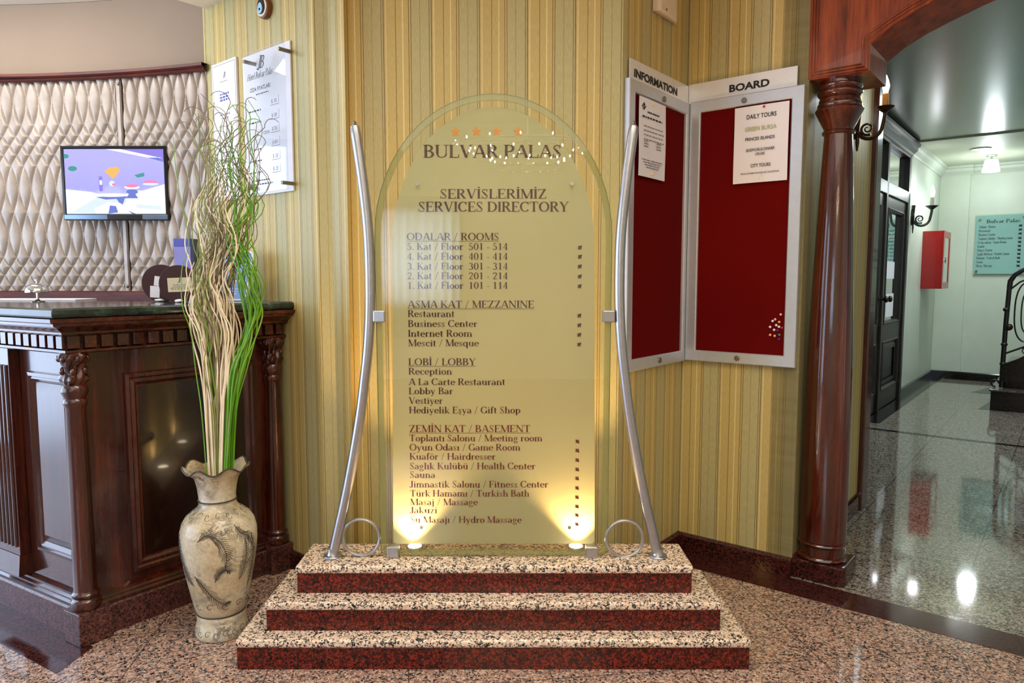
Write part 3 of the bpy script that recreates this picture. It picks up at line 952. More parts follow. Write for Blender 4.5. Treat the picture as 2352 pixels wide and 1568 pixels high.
# double glazed door in the hall's left wall
def door():
    d = thing('door_1', 'dark wooden double door with glass panes in the left hall wall', 'door', HO - A * 1.0, kind='structure')
    mb = MB()
    for s0, s1 in ((-2.02, -1.90), (.0, .09), (-.99, -.93)):
        mb.obox(HO, A, B, s0, s1, -.06, .03, 0, 2.40)
    for z0, z1 in ((2.38, 2.42), (1.94, 2.05)):
        mb.obox(HO, A, B, -2.02, .09, -.06, .03, z0, z1)
    build('door_frame', mb, 'ebony', d, bevel=.004)
    mb = MB()
    mb.sweep([[HO + A * s_ + B * o_ + UP * z for o_, z in ((0, 2.41), (.035, 2.41), (.04, 2.43), (.07, 2.455), (.075, 2.485), (.095, 2.495), (.095, 2.52), (0, 2.52))] for s_ in (-2.06, .13)])
    for s_ in (-2.06, .13):
        mb.face([HO + A * s_ + B * o_ + UP * z for o_, z in ((0, 2.41), (.035, 2.41), (.04, 2.43), (.07, 2.455), (.075, 2.485), (.095, 2.495), (.095, 2.52), (0, 2.52))])
    build('door_cornice', mb, 'ebony', d)
    for s0, s1 in ((-.93, .0), (-1.90, -.99)):
        lf = MB()
        for a, b, z0, z1 in ((s0, s0 + .11, .01, 1.94), (s1 - .11, s1, .01, 1.94), (s0, s1, .01, .17), (s0, s1, .63, .78), (s0, s1, 1.84, 1.94)):
            lf.obox(HO, A, B, a, b, -.04, .012, z0, z1)
        lf.frame(HO, A, B, s0 + .11, s1 - .11, .78, 1.84, [(0, .012), (.01, .02), (.03, .004), (.03, -.02)])
        lf.frame(HO, A, B, s0 + .11, s1 - .11, .17, .63, [(0, .012), (.01, .02), (.03, .004), (.03, -.02)])
        lv = build('door_leaf', lf, 'ebony', d)
        mb = MB(); mb.obox(HO, A, B, s0 + .1, s1 - .1, -.024, -.018, .76, 1.86)
        build('pane', mb, 'doorglass', lv)
        mb = MB(); mb.obox(HO, A, B, s0 + .1, s1 - .1, -.024, -.012, .15, .65)
        mb.frame(HO, A, B, s0 + .14, s1 - .14, .2, .6, [(0, -.012), (.03, .002), (.06, .002)])
        build('lower_panel', mb, 'ebony', lv)
        mb = MB(); mb.obox(HO, A, B, s0 + .0, s1 - .0, -.024, -.018, 2.05, 2.38)
        tp = build('transom_pane', mb, 'doorglass', d)
        ks = s0 + .055
        if s0 < -.95:
            ks = s1 - .055
        mb = MB()
        c = HO + A * ks + UP * 1.02
        pts = [(.024, 0), (.024, .006), (.010, .010), (.009, .03), (.012, .038), (.027, .05), (.030, .062), (.022, .074), (.004, .078)]
        rr = []
        for r, h in pts:
            rr.append([c + B * (h + .012) + (A * math.cos(2 * PI * k / 16) + UP * math.sin(2 * PI * k / 16)) * r for k in range(17)])
        mb.sweep(rr)
        build('knob', mb, 'bronze', lv, smooth=True)
    for s0, w, z, h in ((-.62, .34, 1.20, .16), (-.60, .34, .84, .22)):
        mb = MB(); mb.obox(HO, A, B, s0, s0 + w, -.017, -.0155, z, z + h)
        tag(build('door_notice', mb, 'white', origin=HO + A * s0 + UP * z), 'small white notice behind the glass of the dark door, ' + ('beside the knob' if z > 1 else 'lowest on the pane'), 'notice')


door()

# ================================================================== ARCH AND COLUMN
def arch():
    P = lambda s_, z, o_=0.0: EP + B * s_ + nB_ * o_ + UP * z
    c = 1.08
    curve = []
    for i in range(33):
        th = PI - PI * i / 32
        x = c + .87 * math.cos(th)
        z = 2.03 + .21 * math.sin(th) ** .8 if 0 < i < 32 else 2.03
        curve.append((x, z))
    # flatter shoulders measured from the opening
    prof = [(0.21, 2.045), (.278, 2.092), (.345, 2.125), (.416, 2.152), (.52, 2.188), (.64, 2.219), (.78, 2.246), (.93, 2.262), (1.08, 2.268)]
    prof = prof + [(2 * c - x, z) for x, z in reversed(prof[:-1])]
    R_ = 2 * c
    top = 2.375
    t_ = thing('wooden_arch', 'reddish mahogany arch spanning the hallway entrance above the column', 'arch', P(c, 1.95))
    poly = [(-.004, 1.952), (.21, 1.952)] + prof + [(R_ - .21, 1.952), (R_ + .004, 1.952), (R_ + .004, top), (-.004, top)]
    mb = MB()
    fr = [P(x, z, .0) for x, z in poly]
    bk = [P(x, z, -.28) for x, z in poly]
    n = len(poly)
    # front and back as strips between curve and top
    inner = [(-.004, 1.952), (.21, 1.952)] + prof + [(R_ - .21, 1.952), (R_ + .004, 1.952)]
    for o_ in (.0, -.28):
        mb.sweep([[P(x, z, o_) for x, z in inner], [P(x, top, o_) for x, z in inner]])
    for i in range(n):
        a, b = poly[i], poly[(i + 1) % n]
        mb.face([P(*a, 0), P(*b, 0), P(*b, -.28), P(*a, -.28)])
    build('arch_body', mb, 'arch', t_)
    # beaded mouldings along the edges of the face
    mb = MB()
    for k, (ins, r) in enumerate(((.006, .0065), (.017, .005), (.027, .0045))):
        pth = [(-.004 + ins, top), (-.004 + ins, 1.952 + ins), (.21 - ins, 1.952 + ins), (.21 - ins, 2.045 + ins)] + [(x - ins * .45 if x < c - .1 else x + ins * .45 if x > c + .1 else x, z + ins) for x, z in prof[1:-1]] + \
              [(R_ - .21 + ins, 2.045 + ins), (R_ - .21 + ins, 1.952 + ins), (R_ + .004 - ins, 1.952 + ins), (R_ + .004 - ins, top)]
        mb.tube([P(x, z, .001) for x, z in pth], r, 6)
    build('moulding', mb, 'arch', t_, smooth=True)
    # flat jamb boards behind the capital, running back along the pier
    mb = MB(); mb.obox(EP, A, B, 1.07, 1.19, -.10, .025, 0, 2.375)
    tag(build('wooden_jamb', mb, 'wood', bevel=.006), 'dark wooden jamb strip between pier and hall doors', 'jamb')


arch()

AX = Vector((1.257, 2.792, 0))


def column():
    t_ = thing('wooden_column', 'tall glossy mahogany column on a dark red granite plinth', 'column', AX, kind='thing')
    P1 = Vector((1.136, 2.776, 0))
    mb = MB()
    pts = [(-.0, 0), (.155, 0)]
    for k in range(6):
        a = -PI / 2 + PI / 2 * k / 5
        pts.append((.155 + .037 * math.cos(a), .037 + .037 * math.sin(a)))
    pts += [(.192, .19), (0, .19)]
    mb.prism([P1 + B * u + A * v for u, v in pts], (0, 0, .078))
    build('plinth', mb, 'darkred', t_, bevel=.008, bseg=3)
    mb = MB()
    mb.lathe([(.083, .078), (.090, .080), (.094, .088), (.090, .096), (.085, .099), (.086, .136), (.092, .140), (.094, .146), (.091, .152), (.084, .156)], AX, 40)
    build('base', mb, 'column', t_, smooth=True)
    mb = MB()
    mb.lathe([(.0875, .156), (.0875, .35), (.0855, .7), (.0800, 1.0), (.0720, 1.25), (.0630, 1.5), (.0535, 1.70), (.0505, 1.752)], AX, 48)
    build('shaft', mb, 'column', t_, smooth=True)
    mb = MB()
    mb.lathe([(.0505, 1.750), (.057, 1.752), (.060, 1.758), (.057, 1.765), (.052, 1.768), (.053, 1.772), (.062, 1.79), (.072, 1.81), (.080, 1.826), (.085, 1.836), (.087, 1.842), (.084, 1.848),
              (.077, 1.851), (.080, 1.858), (.078, 1.866), (.071, 1.869), (.075, 1.876), (.073, 1.884), (.067, 1.887), (.074, 1.894), (.080, 1.901), (.081, 1.909), (.077, 1.915), (.073, 1.918), (.079, 1.925), (.079, 1.933), (.072, 1.938), (.072, 1.952)], AX, 48)
    build('capital', mb, 'column', t_, smooth=True)


column()

# ================================================================== STEPPED PODIUM
def podium():
    t_ = thing('stepped_podium', 'three-tier granite podium with red granite risers under the glass directory', 'podium', (-.058, 2.25, 0))
    for (x0, x1, y0, zb, z1) in ((-.847, .731, 2.091, 0, .097), (-.772, .655, 2.145, .097, .191), (-.692, .579, 2.208, .191, .283)):
        st = thing('step', '', '', (0, 0, 0)); del st['label']; del st['category']
        st.parent = t_
        mb = MB(); mb.box((x0, y0, zb), (x1, 2.40, z1 - .027))
        build('riser', mb, 'redgranite', st, bevel=.0015)
        mb = MB(); mb.box((x0 - .004, y0 - .006, z1 - .027), (x1 + .004, 2.402, z1))
        build('tread_slab', mb, 'step', st, bevel=.009, bseg=4)


podium()
ZT = .283            # podium top

# ================================================================== GLASS DIRECTORY
GY = 2.28
GP = 2.296           # frosted panel front
KS = GP / GY


def sx(x):
    return x * KS


def sz(z):
    return 1.2 + (z - 1.2) * KS


def arch_outline(hw_bot, hw, zb, zs, ztop, cx, rc=.02, n=28, pw=2.0):
    """rounded lower corners, straight sides, elliptical head"""
    pts = []
    for k in range(5):
        a = PI + PI / 2 * k / 4
        pts.append((cx - hw_bot + rc + rc * math.cos(a), zb + rc + rc * math.sin(a)))
    for k in range(5):
        a = -PI / 2 + PI / 2 * k / 4
        pts.append((cx + hw_bot - rc + rc * math.cos(a), zb + rc + rc * math.sin(a)))
    for k in range(n + 1):
        a = PI * k / n
        x, y = math.cos(a), math.sin(a)
        pts.append((cx + hw * math.copysign(abs(x) ** (2 / pw), x), zs + (ztop - zs) * abs(y) ** (2 / pw)))
    return pts


def directory():
    t_ = thing('glass_directory', 'arched glass services directory with maroon lettering between two curved metal poles', 'sign', (-.06, GY, ZT))
    cx = -.0595
    out = arch_outline(.374, .3775, ZT + .006, 1.33, 1.776, cx)
    ins = arch_outline(.374 - .019, .3775 - .019, ZT + .025, 1.33, 1.757, cx, .012)
    mb = MB()
    mb.prism([(x, GY - .005, z) for x, z in ins], (0, .010, 0))
    build('front_glass', mb, 'glass', t_)
    mb = MB()
    ro = [(x, GY, z) for x, z in out]; ro.append(ro[0])
    rf = [(x, GY - .005, z) for x, z in ins]; rf.append(rf[0])
    rb = [(x, GY + .005, z) for x, z in ins]; rb.append(rb[0])
    ro1 = [(x, GY - .003, z) for x, _, z in ro]; ro2 = [(x, GY + .003, z) for x, _, z in ro]
    mb.sweep([rf, ro1, ro2, rb])
    build('bevelled_rim', mb, 'glassrim', t_)
    mb = MB(); mb.tube([(x, GY, z) for x, z in out], .0016, 6, closed=True)
    build('glass_edge', mb, 'glassedge', t_, smooth=True)
    # frosted inner panel (film-coated sheet held behind the front glass)
    inn = [(sx(x), sz(z)) for x, z in arch_outline(.333, .322, .327, 1.30, 1.735, cx, .012)]
    mb = MB()
    mb.face([(x, GP, z) for x, z in inn])
    build('frosted_panel', mb, 'frost', t_, solid=0)
    for x, z in ((-.30, .38), (.19, .38), (-.30, 1.50), (.19, 1.50)):
        mb = MB(); mb.tube([(x, GY + .004, z), (x, GP - .001, z)], .006, 10)
        build('spacer', mb, 'chrome', t_)
    # lettering
    PL = lambda x0, z0: (lambda x, y: Vector((sx(x0 + x), GP - .0012, sz(z0 + y))))
    mb = MB(); roman(mb, 'BULVAR PALAS', PL(-.280, 1.580), .0395, .437)
    build('lettering', mb, 'maroonink', t_)
    mb = MB()
    roman(mb, 'SERVİSLERİMİZ', PL(-.229, 1.453), .0295, .339)
    roman(mb, 'SERVICES DIRECTORY', PL(-.298, 1.412), .0310, .478)
    build('lettering', mb, 'maroonink', t_)
    zl = lambda v: 1.322 + (v - 552) * (1.168 - 1.322) / (663 - 552) if v < 670 else \
        1.107 + (v - 707) * (.983 - 1.107) / (795 - 707) if v < 810 else \
        .921 + (v - 839) * (.764 - .921) / (949 - 839) if v < 960 else .702 + (v - 992) * (.3985 - .702) / (1201 - 992)
    xe = lambda u: -.3355 + (u - 938) * .001403
    blocks = (
        ('maroonink', (('ODALAR / ROOMS', 552, 1148), ('5. Kat / Floor  501 - 514', 574, 1168), ('4. Kat / Floor  401 - 414', 596.5, 1168), ('3. Kat / Floor  301 - 314', 619, 1168), ('2. Kat / Floor  201 - 214', 641, 1168), ('1. Kat / Floor  101 - 114', 663, 1168))),
        ('maroonink', (('ASMA KAT / MEZZANINE', 707, 1228), ('Restaurant', 728, 1046), ('Business Center', 750.5, 1098), ('Internet Room', 773, 1086), ('Mescit / Mesque', 795, 1101))),
        ('maroonink', (('LOBİ / LOBBY', 839, 1094), ('Reception', 860, 1039), ('A La Carte Restaurant', 884, 1162), ('Lobby Bar', 905, 1041), ('Vestiyer', 927, 1017), ('Hediyelik Eşya / Gift Shop', 949, 1197))),
        ('redink', (('ZEMİN KAT / BASEMENT', 992, 1220), ('Toplantı Salonu / Meeting room', 1013, 1248), ('Oyun Odası / Game Room', 1034, 1197), ('Kuaför / Hairdresser', 1055, 1139), ('Saglık Kulübü / Health Center', 1077, 1232), ('Sauna', 1097, 998), ('Jimnastik Salonu / Fitness Center', 1119, 1262), ('Türk Hamamı / Turkish Bath', 1140, 1218), ('Masaj / Massage', 1160, 1097), ('Jakuzi', 1179, 1002), ('Su Masajı / Hydro Massage', 1201, 1200))))
    for mat, lines in blocks:
        for i, (tx, v, u) in enumerate(lines):
            mb = MB(); roman(mb, tx, PL(-.3355, zl(v)), .0232 if i == 0 else .0222, xe(u) + .3355, underline=(i == 0))
            build('lettering', mb, mat, t_)
    # stars
    for x in (-.178, -.112, -.048, .020):
        mb = MB()
        mb.face([PL(x, 1.660)((.0165 if k % 2 == 0 else .0068) * math.sin(k * PI / 5), (.0165 if k % 2 == 0 else .0068) * math.cos(k * PI / 5)) for k in range(10)])
        build('star', mb, 'orangestar', t_)
    # arrows: up-right for the floors above, down-right for the basement
    shape = [(.0105, .0105), (.0068, -.0074), (.0034, -.0012), (.0010, -.0070), (-.0012, -.0034), (-.0062, -.0062), (-.0034, -.0012), (-.0070, .0010), (-.0012, .0034), (-.0074, .0068)]
    for x, z, up in [(.2145, q, 1) for q in (1.297, 1.268, 1.237, 1.205, 1.174, 1.080, 1.049, 1.018, .987)] + [(.2115, q, 0) for q in (.673, .643, .611, .580, .550, .518, .487, .456, .427, .396)]:
        mb = MB()
        mb.face([PL(x, z)(a * .85, (b if up else -b) * .85) for a, b in shape])
        build('arrow', mb, 'maroonink' if up else 'redink', t_)
    # clamps
    for x, z in ((-.4255, 1.080), (.310, 1.080), (-.393, ZT + .0195), (.2635, ZT + .0185)):
        mb = MB(); mb.box((x - .0195, GY - .016, z - .0195), (x + .0195, GY + .016, z + .0195))
        build('clamp', mb, 'steel', t_, bevel=.004)
    # curved poles
    lp = [(-.494, 1.677), (-.485, 1.61), (-.473, 1.515), (-.462, 1.406), (-.456, 1.311), (-.4545, 1.2), (-.457, 1.088), (-.465, .976), (-.477, .877), (-.493, .762), (-.519, .618), (-.546, .487), (-.571, .384), (-.594, ZT + .005)]
    for sgn in (1, -1):
        pts = []
        for i in range(len(lp) - 1):
            p0, p1, p2, p3 = lp[max(i - 1, 0)], lp[i], lp[i + 1], lp[min(i + 2, len(lp) - 1)]
            for k in range(4):
                u = k / 4
                f = lambda a, b, c, d: .5 * (2 * b + (c - a) * u + (2 * a - 5 * b + 4 * c - d) * u * u + (3 * b - a - 3 * c + d) * u ** 3)
                pts.append((f(p0[0], p1[0], p2[0], p3[0]), f(p0[1], p1[1], p2[1], p3[1])))
        pts.append(lp[-1])
        if sgn < 0:
            pts = [(-.1110 - x, z) for x, z in pts]
        if sgn > 0:
            pts = [(x, z) for x, z in pts]
        mb = MB()
        mb.tube([(x, GY, z) for x, z in pts], [.0135, .0160] + [.0168] * (len(pts) - 2), 16)
        pole = build('pole', mb, 'steel', t_, smooth=True)
        x0, z0 = pts[0]
        mb = MB(); mb.lathe([(.0075, z0 - .002), (.0085, z0 + .004), (.005, z0 + .007), (.006, z0 + .012), (.0025, z0 + .016)], (x0, GY, 0), 12)
        build('end_cap', mb, 'dull', pole, smooth=True)
        xb = pts[-1][0]
        mb = MB(); mb.lathe([(.030, ZT), (.031, ZT + .004), (.029, ZT + .007), (.021, ZT + .009), (.0175, ZT + .016), (.0172, ZT + .03)], (xb, GY, 0), 24)
        build('base_flange', mb, 'steel', pole, smooth=True)
    for x, z in ((-.499, ZT + .066), (.372, ZT + .062)):
        mb = MB()
        mb.tube([(x + .061 * math.cos(2 * PI * k / 40), GY, z + .061 * math.sin(2 * PI * k / 40)) for k in range(40)], .0056, 8, closed=True)
        build('ring', mb, 'steel', t_, smooth=True)


directory()

# uplights behind the panel
for x, side in ((-.330, 'left'), (.217, 'right')):
    t_ = thing('uplight', 'small lit halogen uplight on the podium behind the %s end of the glass directory' % side, 'lamp', (x, 2.338, ZT))
    mb = MB(); mb.lathe([(.026, 0), (.028, .002), (.028, .012), (.024, .015), (.024, .013), (.02, .012)], (x, 2.338, ZT), 20)
    build('lamp_body', mb, 'steel', t_, smooth=True)
    mb = MB(); mb.lathe([(.0225, .0125), (.021, .0165), (.012, .0195), (.002, .0205)], (x, 2.338, ZT), 20)
    build('lens', mb, 'hallogen', t_, smooth=True)
    light('uplight_beam', 'SPOT', (x, 2.328, ZT + .026), 24.0, (1.0, .62, .28), (x, 2.40, 1.4), spot_size=rad(100), spot_blend=.6, shadow_soft_size=.012)

# ================================================================== RECEPTION COUNTER
CR = dirs(37.0)
CLd = dirs(-59.5)
CO = Vector((-1.404, 2.213, 0))
nR = Vector((CR.y, -CR.x, 0))
nL = Vector((CLd.y, -CLd.x, 0)) * -1
if nL.y > 0:
    nL = -nL


def corner(o_):
    # p.nR = o, p.nL = o
    a, b, c, d = nR.x, nR.y, nL.x, nL.y
    det = a * d - b * c
    return CO + Vector(((o_ * d - b * o_) / det, (a * o_ - c * o_) / det, 0))


LR, LL = .838, 1.7


def counter():
    t_ = thing('reception_counter', 'dark carved mahogany reception counter with a green marble top', 'counter', CO + CR * .3 + CLd * .3 + UP * 0)

    def run(prof, s_right=LR, s_left=LL, caps=True):
        mb = MB()
        rows = [[CO + CLd * s_left + nL * o_ + UP * z for o_, z in prof], [corner(o_) + UP * z for o_, z in prof], [CO + CR * s_right + nR * o_ + UP * z for o_, z in prof]]
        mb.sweep(rows)
        if caps:
            mb.face(rows[0]); mb.face(rows[2])
        return mb

    build('stone_base', run([(-.3, 0), (-.030, 0), (-.030, .094), (-.040, .104), (-.3, .104)]), 'basegranite', t_)
    mb = run([(-.3, .10), (-.036, .10), (-.034, .112), (-.042, .118), (-.042, .124), (-.050, .130), (-.050, .138), (-.066, .146), (-.066, .985), (-.3, .985)])
    build('body', mb, 'wood', t_)
    build('frieze', run([(-.2, .962), (-.012, .962), (-.006, .966), (-.006, .974), (-.022, .978), (-.022, 1.021), (-.2, 1.021)]), 'wood_h', t_)
    mb = MB()
    k = .012
    while k < LR - .03:
        mb.obox(CO, CR, nR, k, k + .036, -.024, .0, .979, 1.020); k += .0505
    k = .010
    while k < LL:
        mb.obox(CO, CLd, nL, k, k + .036, -.024, .0, .979, 1.020); k += .0505
    build('dentils', mb, 'wood_h', t_, bevel=.0015, bseg=1)
    build('cornice', run([(-.2, 1.020), (.002, 1.020), (.010, 1.026), (.010, 1.032), (.018, 1.038), (.034, 1.048), (.050, 1.054), (.052, 1.062), (.064, 1.066), (.066, 1.078), (-.2, 1.078)], LR + .01), 'wood_h', t_)
    # marble top
    mb = MB()
    top = []
    pr = [(.046, 1.077), (.054, 1.081), (.057, 1.092), (.054, 1.104), (.044, 1.110)]
    rows = [[CO + CLd * LL + nL * o_ + UP * z for o_, z in pr], [corner(o_) + UP * z for o_, z in pr], [CO + CR * LR + nR * o_ + UP * z for o_, z in pr]]
    mb.sweep(rows)
    d_ = .50
    back = [CO + CLd * LL - nL * d_, corner(-d_), CO + CR * LR - nR * d_]
    for i in range(2):
        for z, e in ((1.110, -1), (1.077, 0)):
            mb.face([rows[i][e], rows[i + 1][e], back[i + 1] + UP * z, back[i] + UP * z])
        mb.face([back[i] + UP * 1.077, back[i + 1] + UP * 1.077, back[i + 1] + UP * 1.11, back[i] + UP * 1.11])
    mb.face(rows[2] + [back[2] + UP * 1.11, back[2] + UP * 1.077])
    mb.face(rows[0] + [back[0] + UP * 1.11, back[0] + UP * 1.077])
    build('marble_top', mb, 'marble', t_)
    # panels on the right (narrow) face
    fo = -.066
    mb = MB(); mb.frame(CO, CR, nR, .200, .705, .170, .878, [(0, fo), (.004, fo + .012), (.016, fo + .014), (.022, fo + .008), (.034, fo + .010), (.042, fo + .002), (.056, fo - .004)])
    build('panel_frame', mb, 'wood', t_)
    mb = MB(); mb.obox(CO, CR, nR, .25, .655, fo - .01, fo + .001, .22, .828)
    build('panel', mb, 'darkpanel', t_)
    # panel on the left face: raised field with sloping edges
    mb = MB(); mb.frame(CO, CLd, nL, .045, .352, .245, .882, [(0, fo), (.003, fo + .014), (.014, fo + .016), (.018, fo + .010), (.024, fo + .012), (.030, fo + .006), (.036, fo + .002)])
    build('panel_frame', mb, 'wood', t_)
    mb = MB(); mb.frame(CO, CLd, nL, .080, .317, .280, .847, [(0, fo + .001), (.034, fo + .018)])
    P = lambda u, z: CO + CLd * u + nL * (fo + .018) + UP * z
    mb.face([P(.114, .314), P(.283, .314), P(.283, .813), P(.114, .813)])
    build('panel', mb, 'panel', t_)
    # a second panel and fluted pilaster further along the left face
    mb = MB()
    mb.obox(CO, CLd, nL, .425, .575, fo, fo + .035, .215, .962)
    for q in range(5):
        u = .443 + q * .0265
        mb.tube([CO + CLd * u + nL * (fo + .035) + UP * z for z in (.245, .90)], .008, 8)
    build('fluted_pilaster', mb, 'wood', t_, bevel=.002)
    mb = MB()
    mb.hexa([CO + CLd * u + nL * o_ + UP * z for z, q in ((.145, .012), (.215, 0)) for u, o_ in ((.425 - q, fo), (.575 + q, fo), (.575 + q, fo + .037 + q), (.425 - q, fo + .037 + q))])
    build('pilaster_foot', mb, 'wood', t_)
    mb = MB(); mb.frame(CO, CLd, nL, .640, 1.25, .245, .882, [(0, fo), (.003, fo + .014), (.014, fo + .016), (.030, fo + .006), (.036, fo + .002)])
    build('panel_frame', mb, 'wood', t_)
    # turned corner columns with leaf capitals, on stone plinth blocks
    for base, blk in ((corner(-.048), None), (CO + CR * .775 + nR * -.043, 1)):
        c = (base.x, base.y, 0)
        mb = MB()
        if blk is None:
            q = [corner(0), CO + CR * .105, CO + CR * .105 - nR * .1, CO + CLd * .095 - nL * .1, CO + CLd * .095]
            mb.prism(q, (0, 0, .112))
        else:
            mb.obox(CO, CR, nR, .715, .835, -.1, .004, 0, .112)
        build('plinth_block', mb, 'basegranite', t_, bevel=.004)
        mb = MB()
        mb.lathe([(.034, .112), (.043, .114), (.047, .126), (.045, .140), (.037, .146), (.036, .150), (.041, .156), (.042, .164), (.036, .170), (.0345, .176), (.0345, .30), (.033, .55), (.030, .785), (.0335, .792), (.0365, .800), (.0355, .810), (.031, .815), (.034, .822), (.0395, .834), (.040, .846), (.036, .856), (.031, .861)], c, 28)
        cl = build('corner_column', mb, 'wood', t_, smooth=True)

        def leaf(i, a, r, z):
            k = (z - .861) / .104
            w = .004 * math.sin(4 * a + 3.0 * k) + .0035 * math.sin(8 * a - 9 * k) + .002 * math.sin(13 * a + 26 * k)
            return r + w * (1 if .05 < k < .97 else 0), z
        mb = MB()
        mb.lathe([(.030 + .010 * (k / 12) ** 2 + (.006 * math.sin(k / 12 * 3 * PI)), .861 + .104 * k / 12) for k in range(13)], c, 48, leaf)
        for k in range(6):
            a = k * PI / 3 + .2
            for z0, r0 in ((.905, .036), (.945, .041)):
                mb.sphere((c[0] + r0 * math.cos(a + z0 * 9), c[1] + r0 * math.sin(a + z0 * 9), z0), .008, 8, 6, (1, 1, 1.5))
        build('leaf_capital', mb, 'wood', cl, smooth=True)


counter()
mb = MB(); mb.prism([CO + CLd * 1.7 + nL * .10, corner(.10) + (CR * -.02), CO + CR * .03 + nR * .02, CO - nL * .03, CO + CLd * 1.7 - nL * .035], (0, 0, .0012))
struct('trim_12', mb, 'darkred', 'dark red granite floor strip along the left face of the counter', 'floor strip')

# ================================================================== PADDED PANEL
def padded():
    t_ = thing('padded_wall_panel', 'champagne quilted leatherette panel covering the curved reception wall', 'wall panel', (-2.0, 3.37, 1.143))
    p_ = .0625
    seam0, seam1 = -1.822, -1.794
    # spacing of the two mirrored stitch families (in pitches) at given heights
    key = [(2.20, 1.2), (2.135, 2.0), (2.037, 2.92), (1.917, 2.0), (1.866, 1.0), (1.825, 0.0), (1.780, -1.0), (1.729, -2.0), (1.619, -2.92), (1.512, -2.0), (1.407, -1.08), (1.301, -2.0), (1.257, -3.0), (1.215, -4.0), (1.167, -5.0), (1.12, -6.0)]

    def spacing(z):
        for i in range(len(key) - 1):
            (za, da), (zb, db) = key[i], key[i + 1]
            if zb <= z <= za:
                def tan(j):
                    if j <= 0 or j >= len(key) - 1:
                        return 0
                    d0 = (key[j][1] - key[j - 1][1]) / (key[j][0] - key[j - 1][0])
                    d1 = (key[j + 1][1] - key[j][1]) / (key[j + 1][0] - key[j][0])
                    return 0 if d0 * d1 < 0 else (d0 + d1) / 2
                h = zb - za
                u = (z - za) / h
                m0, m1 = tan(i) * h, tan(i + 1) * h
                v = (2 * u ** 3 - 3 * u * u + 1) * da + (u ** 3 - 2 * u * u + u) * m0 + (-2 * u ** 3 + 3 * u * u) * db + (u ** 3 - u * u) * m1
                dv = ((6 * u * u - 6 * u) * da + (3 * u * u - 4 * u + 1) * m0 + (-6 * u * u + 6 * u) * db + (3 * u * u - 2 * u) * m1) / h
                return v, dv
        return 0, 0

    cache = {}

    def relief(x, z):
        k = round(z, 5)
        if k not in cache:
            cache[k] = spacing(z)
        v, dv = cache[k]
        sl = dv * p_ / 2
        cs = 1 / math.sqrt(1 + sl * sl)
        d = 1
        for sg in (1, -1):
            u = x - sg * v * p_ / 2
            d = min(d, abs(u - p_ * round(u / p_)) * cs)
        return .016 * (1 - math.exp(-d / .0070))

    z0, z1 = 1.143, 2.112
    nz = 400
    for x0, x1 in ((-3.39, -3.2), (-3.2, seam0), (seam1, -1.35)):
        nx = int((x1 - x0) / (.0026 if x0 > -3.3 else .012))
        mb = MB()
        rows = []
        for i in range(nx + 1):
            x = x0 + (x1 - x0) * i / nx
            e = min(1, min(x - x0, x1 - x) / .006)
            rows.append([arc(x, .015 - relief(x, z0 + (z1 - z0) * k / nz) * e) + UP * (z0 + (z1 - z0) * k / nz) for k in range(nz + 1)])
        mb.sweep(rows)
        build('padding', mb, 'leather', t_, smooth=True)
    mb = MB(); mb.sweep([[arc(x, d) + UP * z for z in (z0, z1)] for x, d in ((seam0 + .001, .014), (seam0 + .002, .003), (seam1 - .008, .001), (seam1 - .006, .012))])
    build('seam_strip', mb, 'leather', t_)
    for z in (1.165, 2.09):
        c = arc(-1.806, -.001)
        mb = MB(); mb.sphere((c.x, c.y, z), .008, 12, 8, (1, .5, 1))
        build('button', mb, 'dull', t_, smooth=True)


padded()

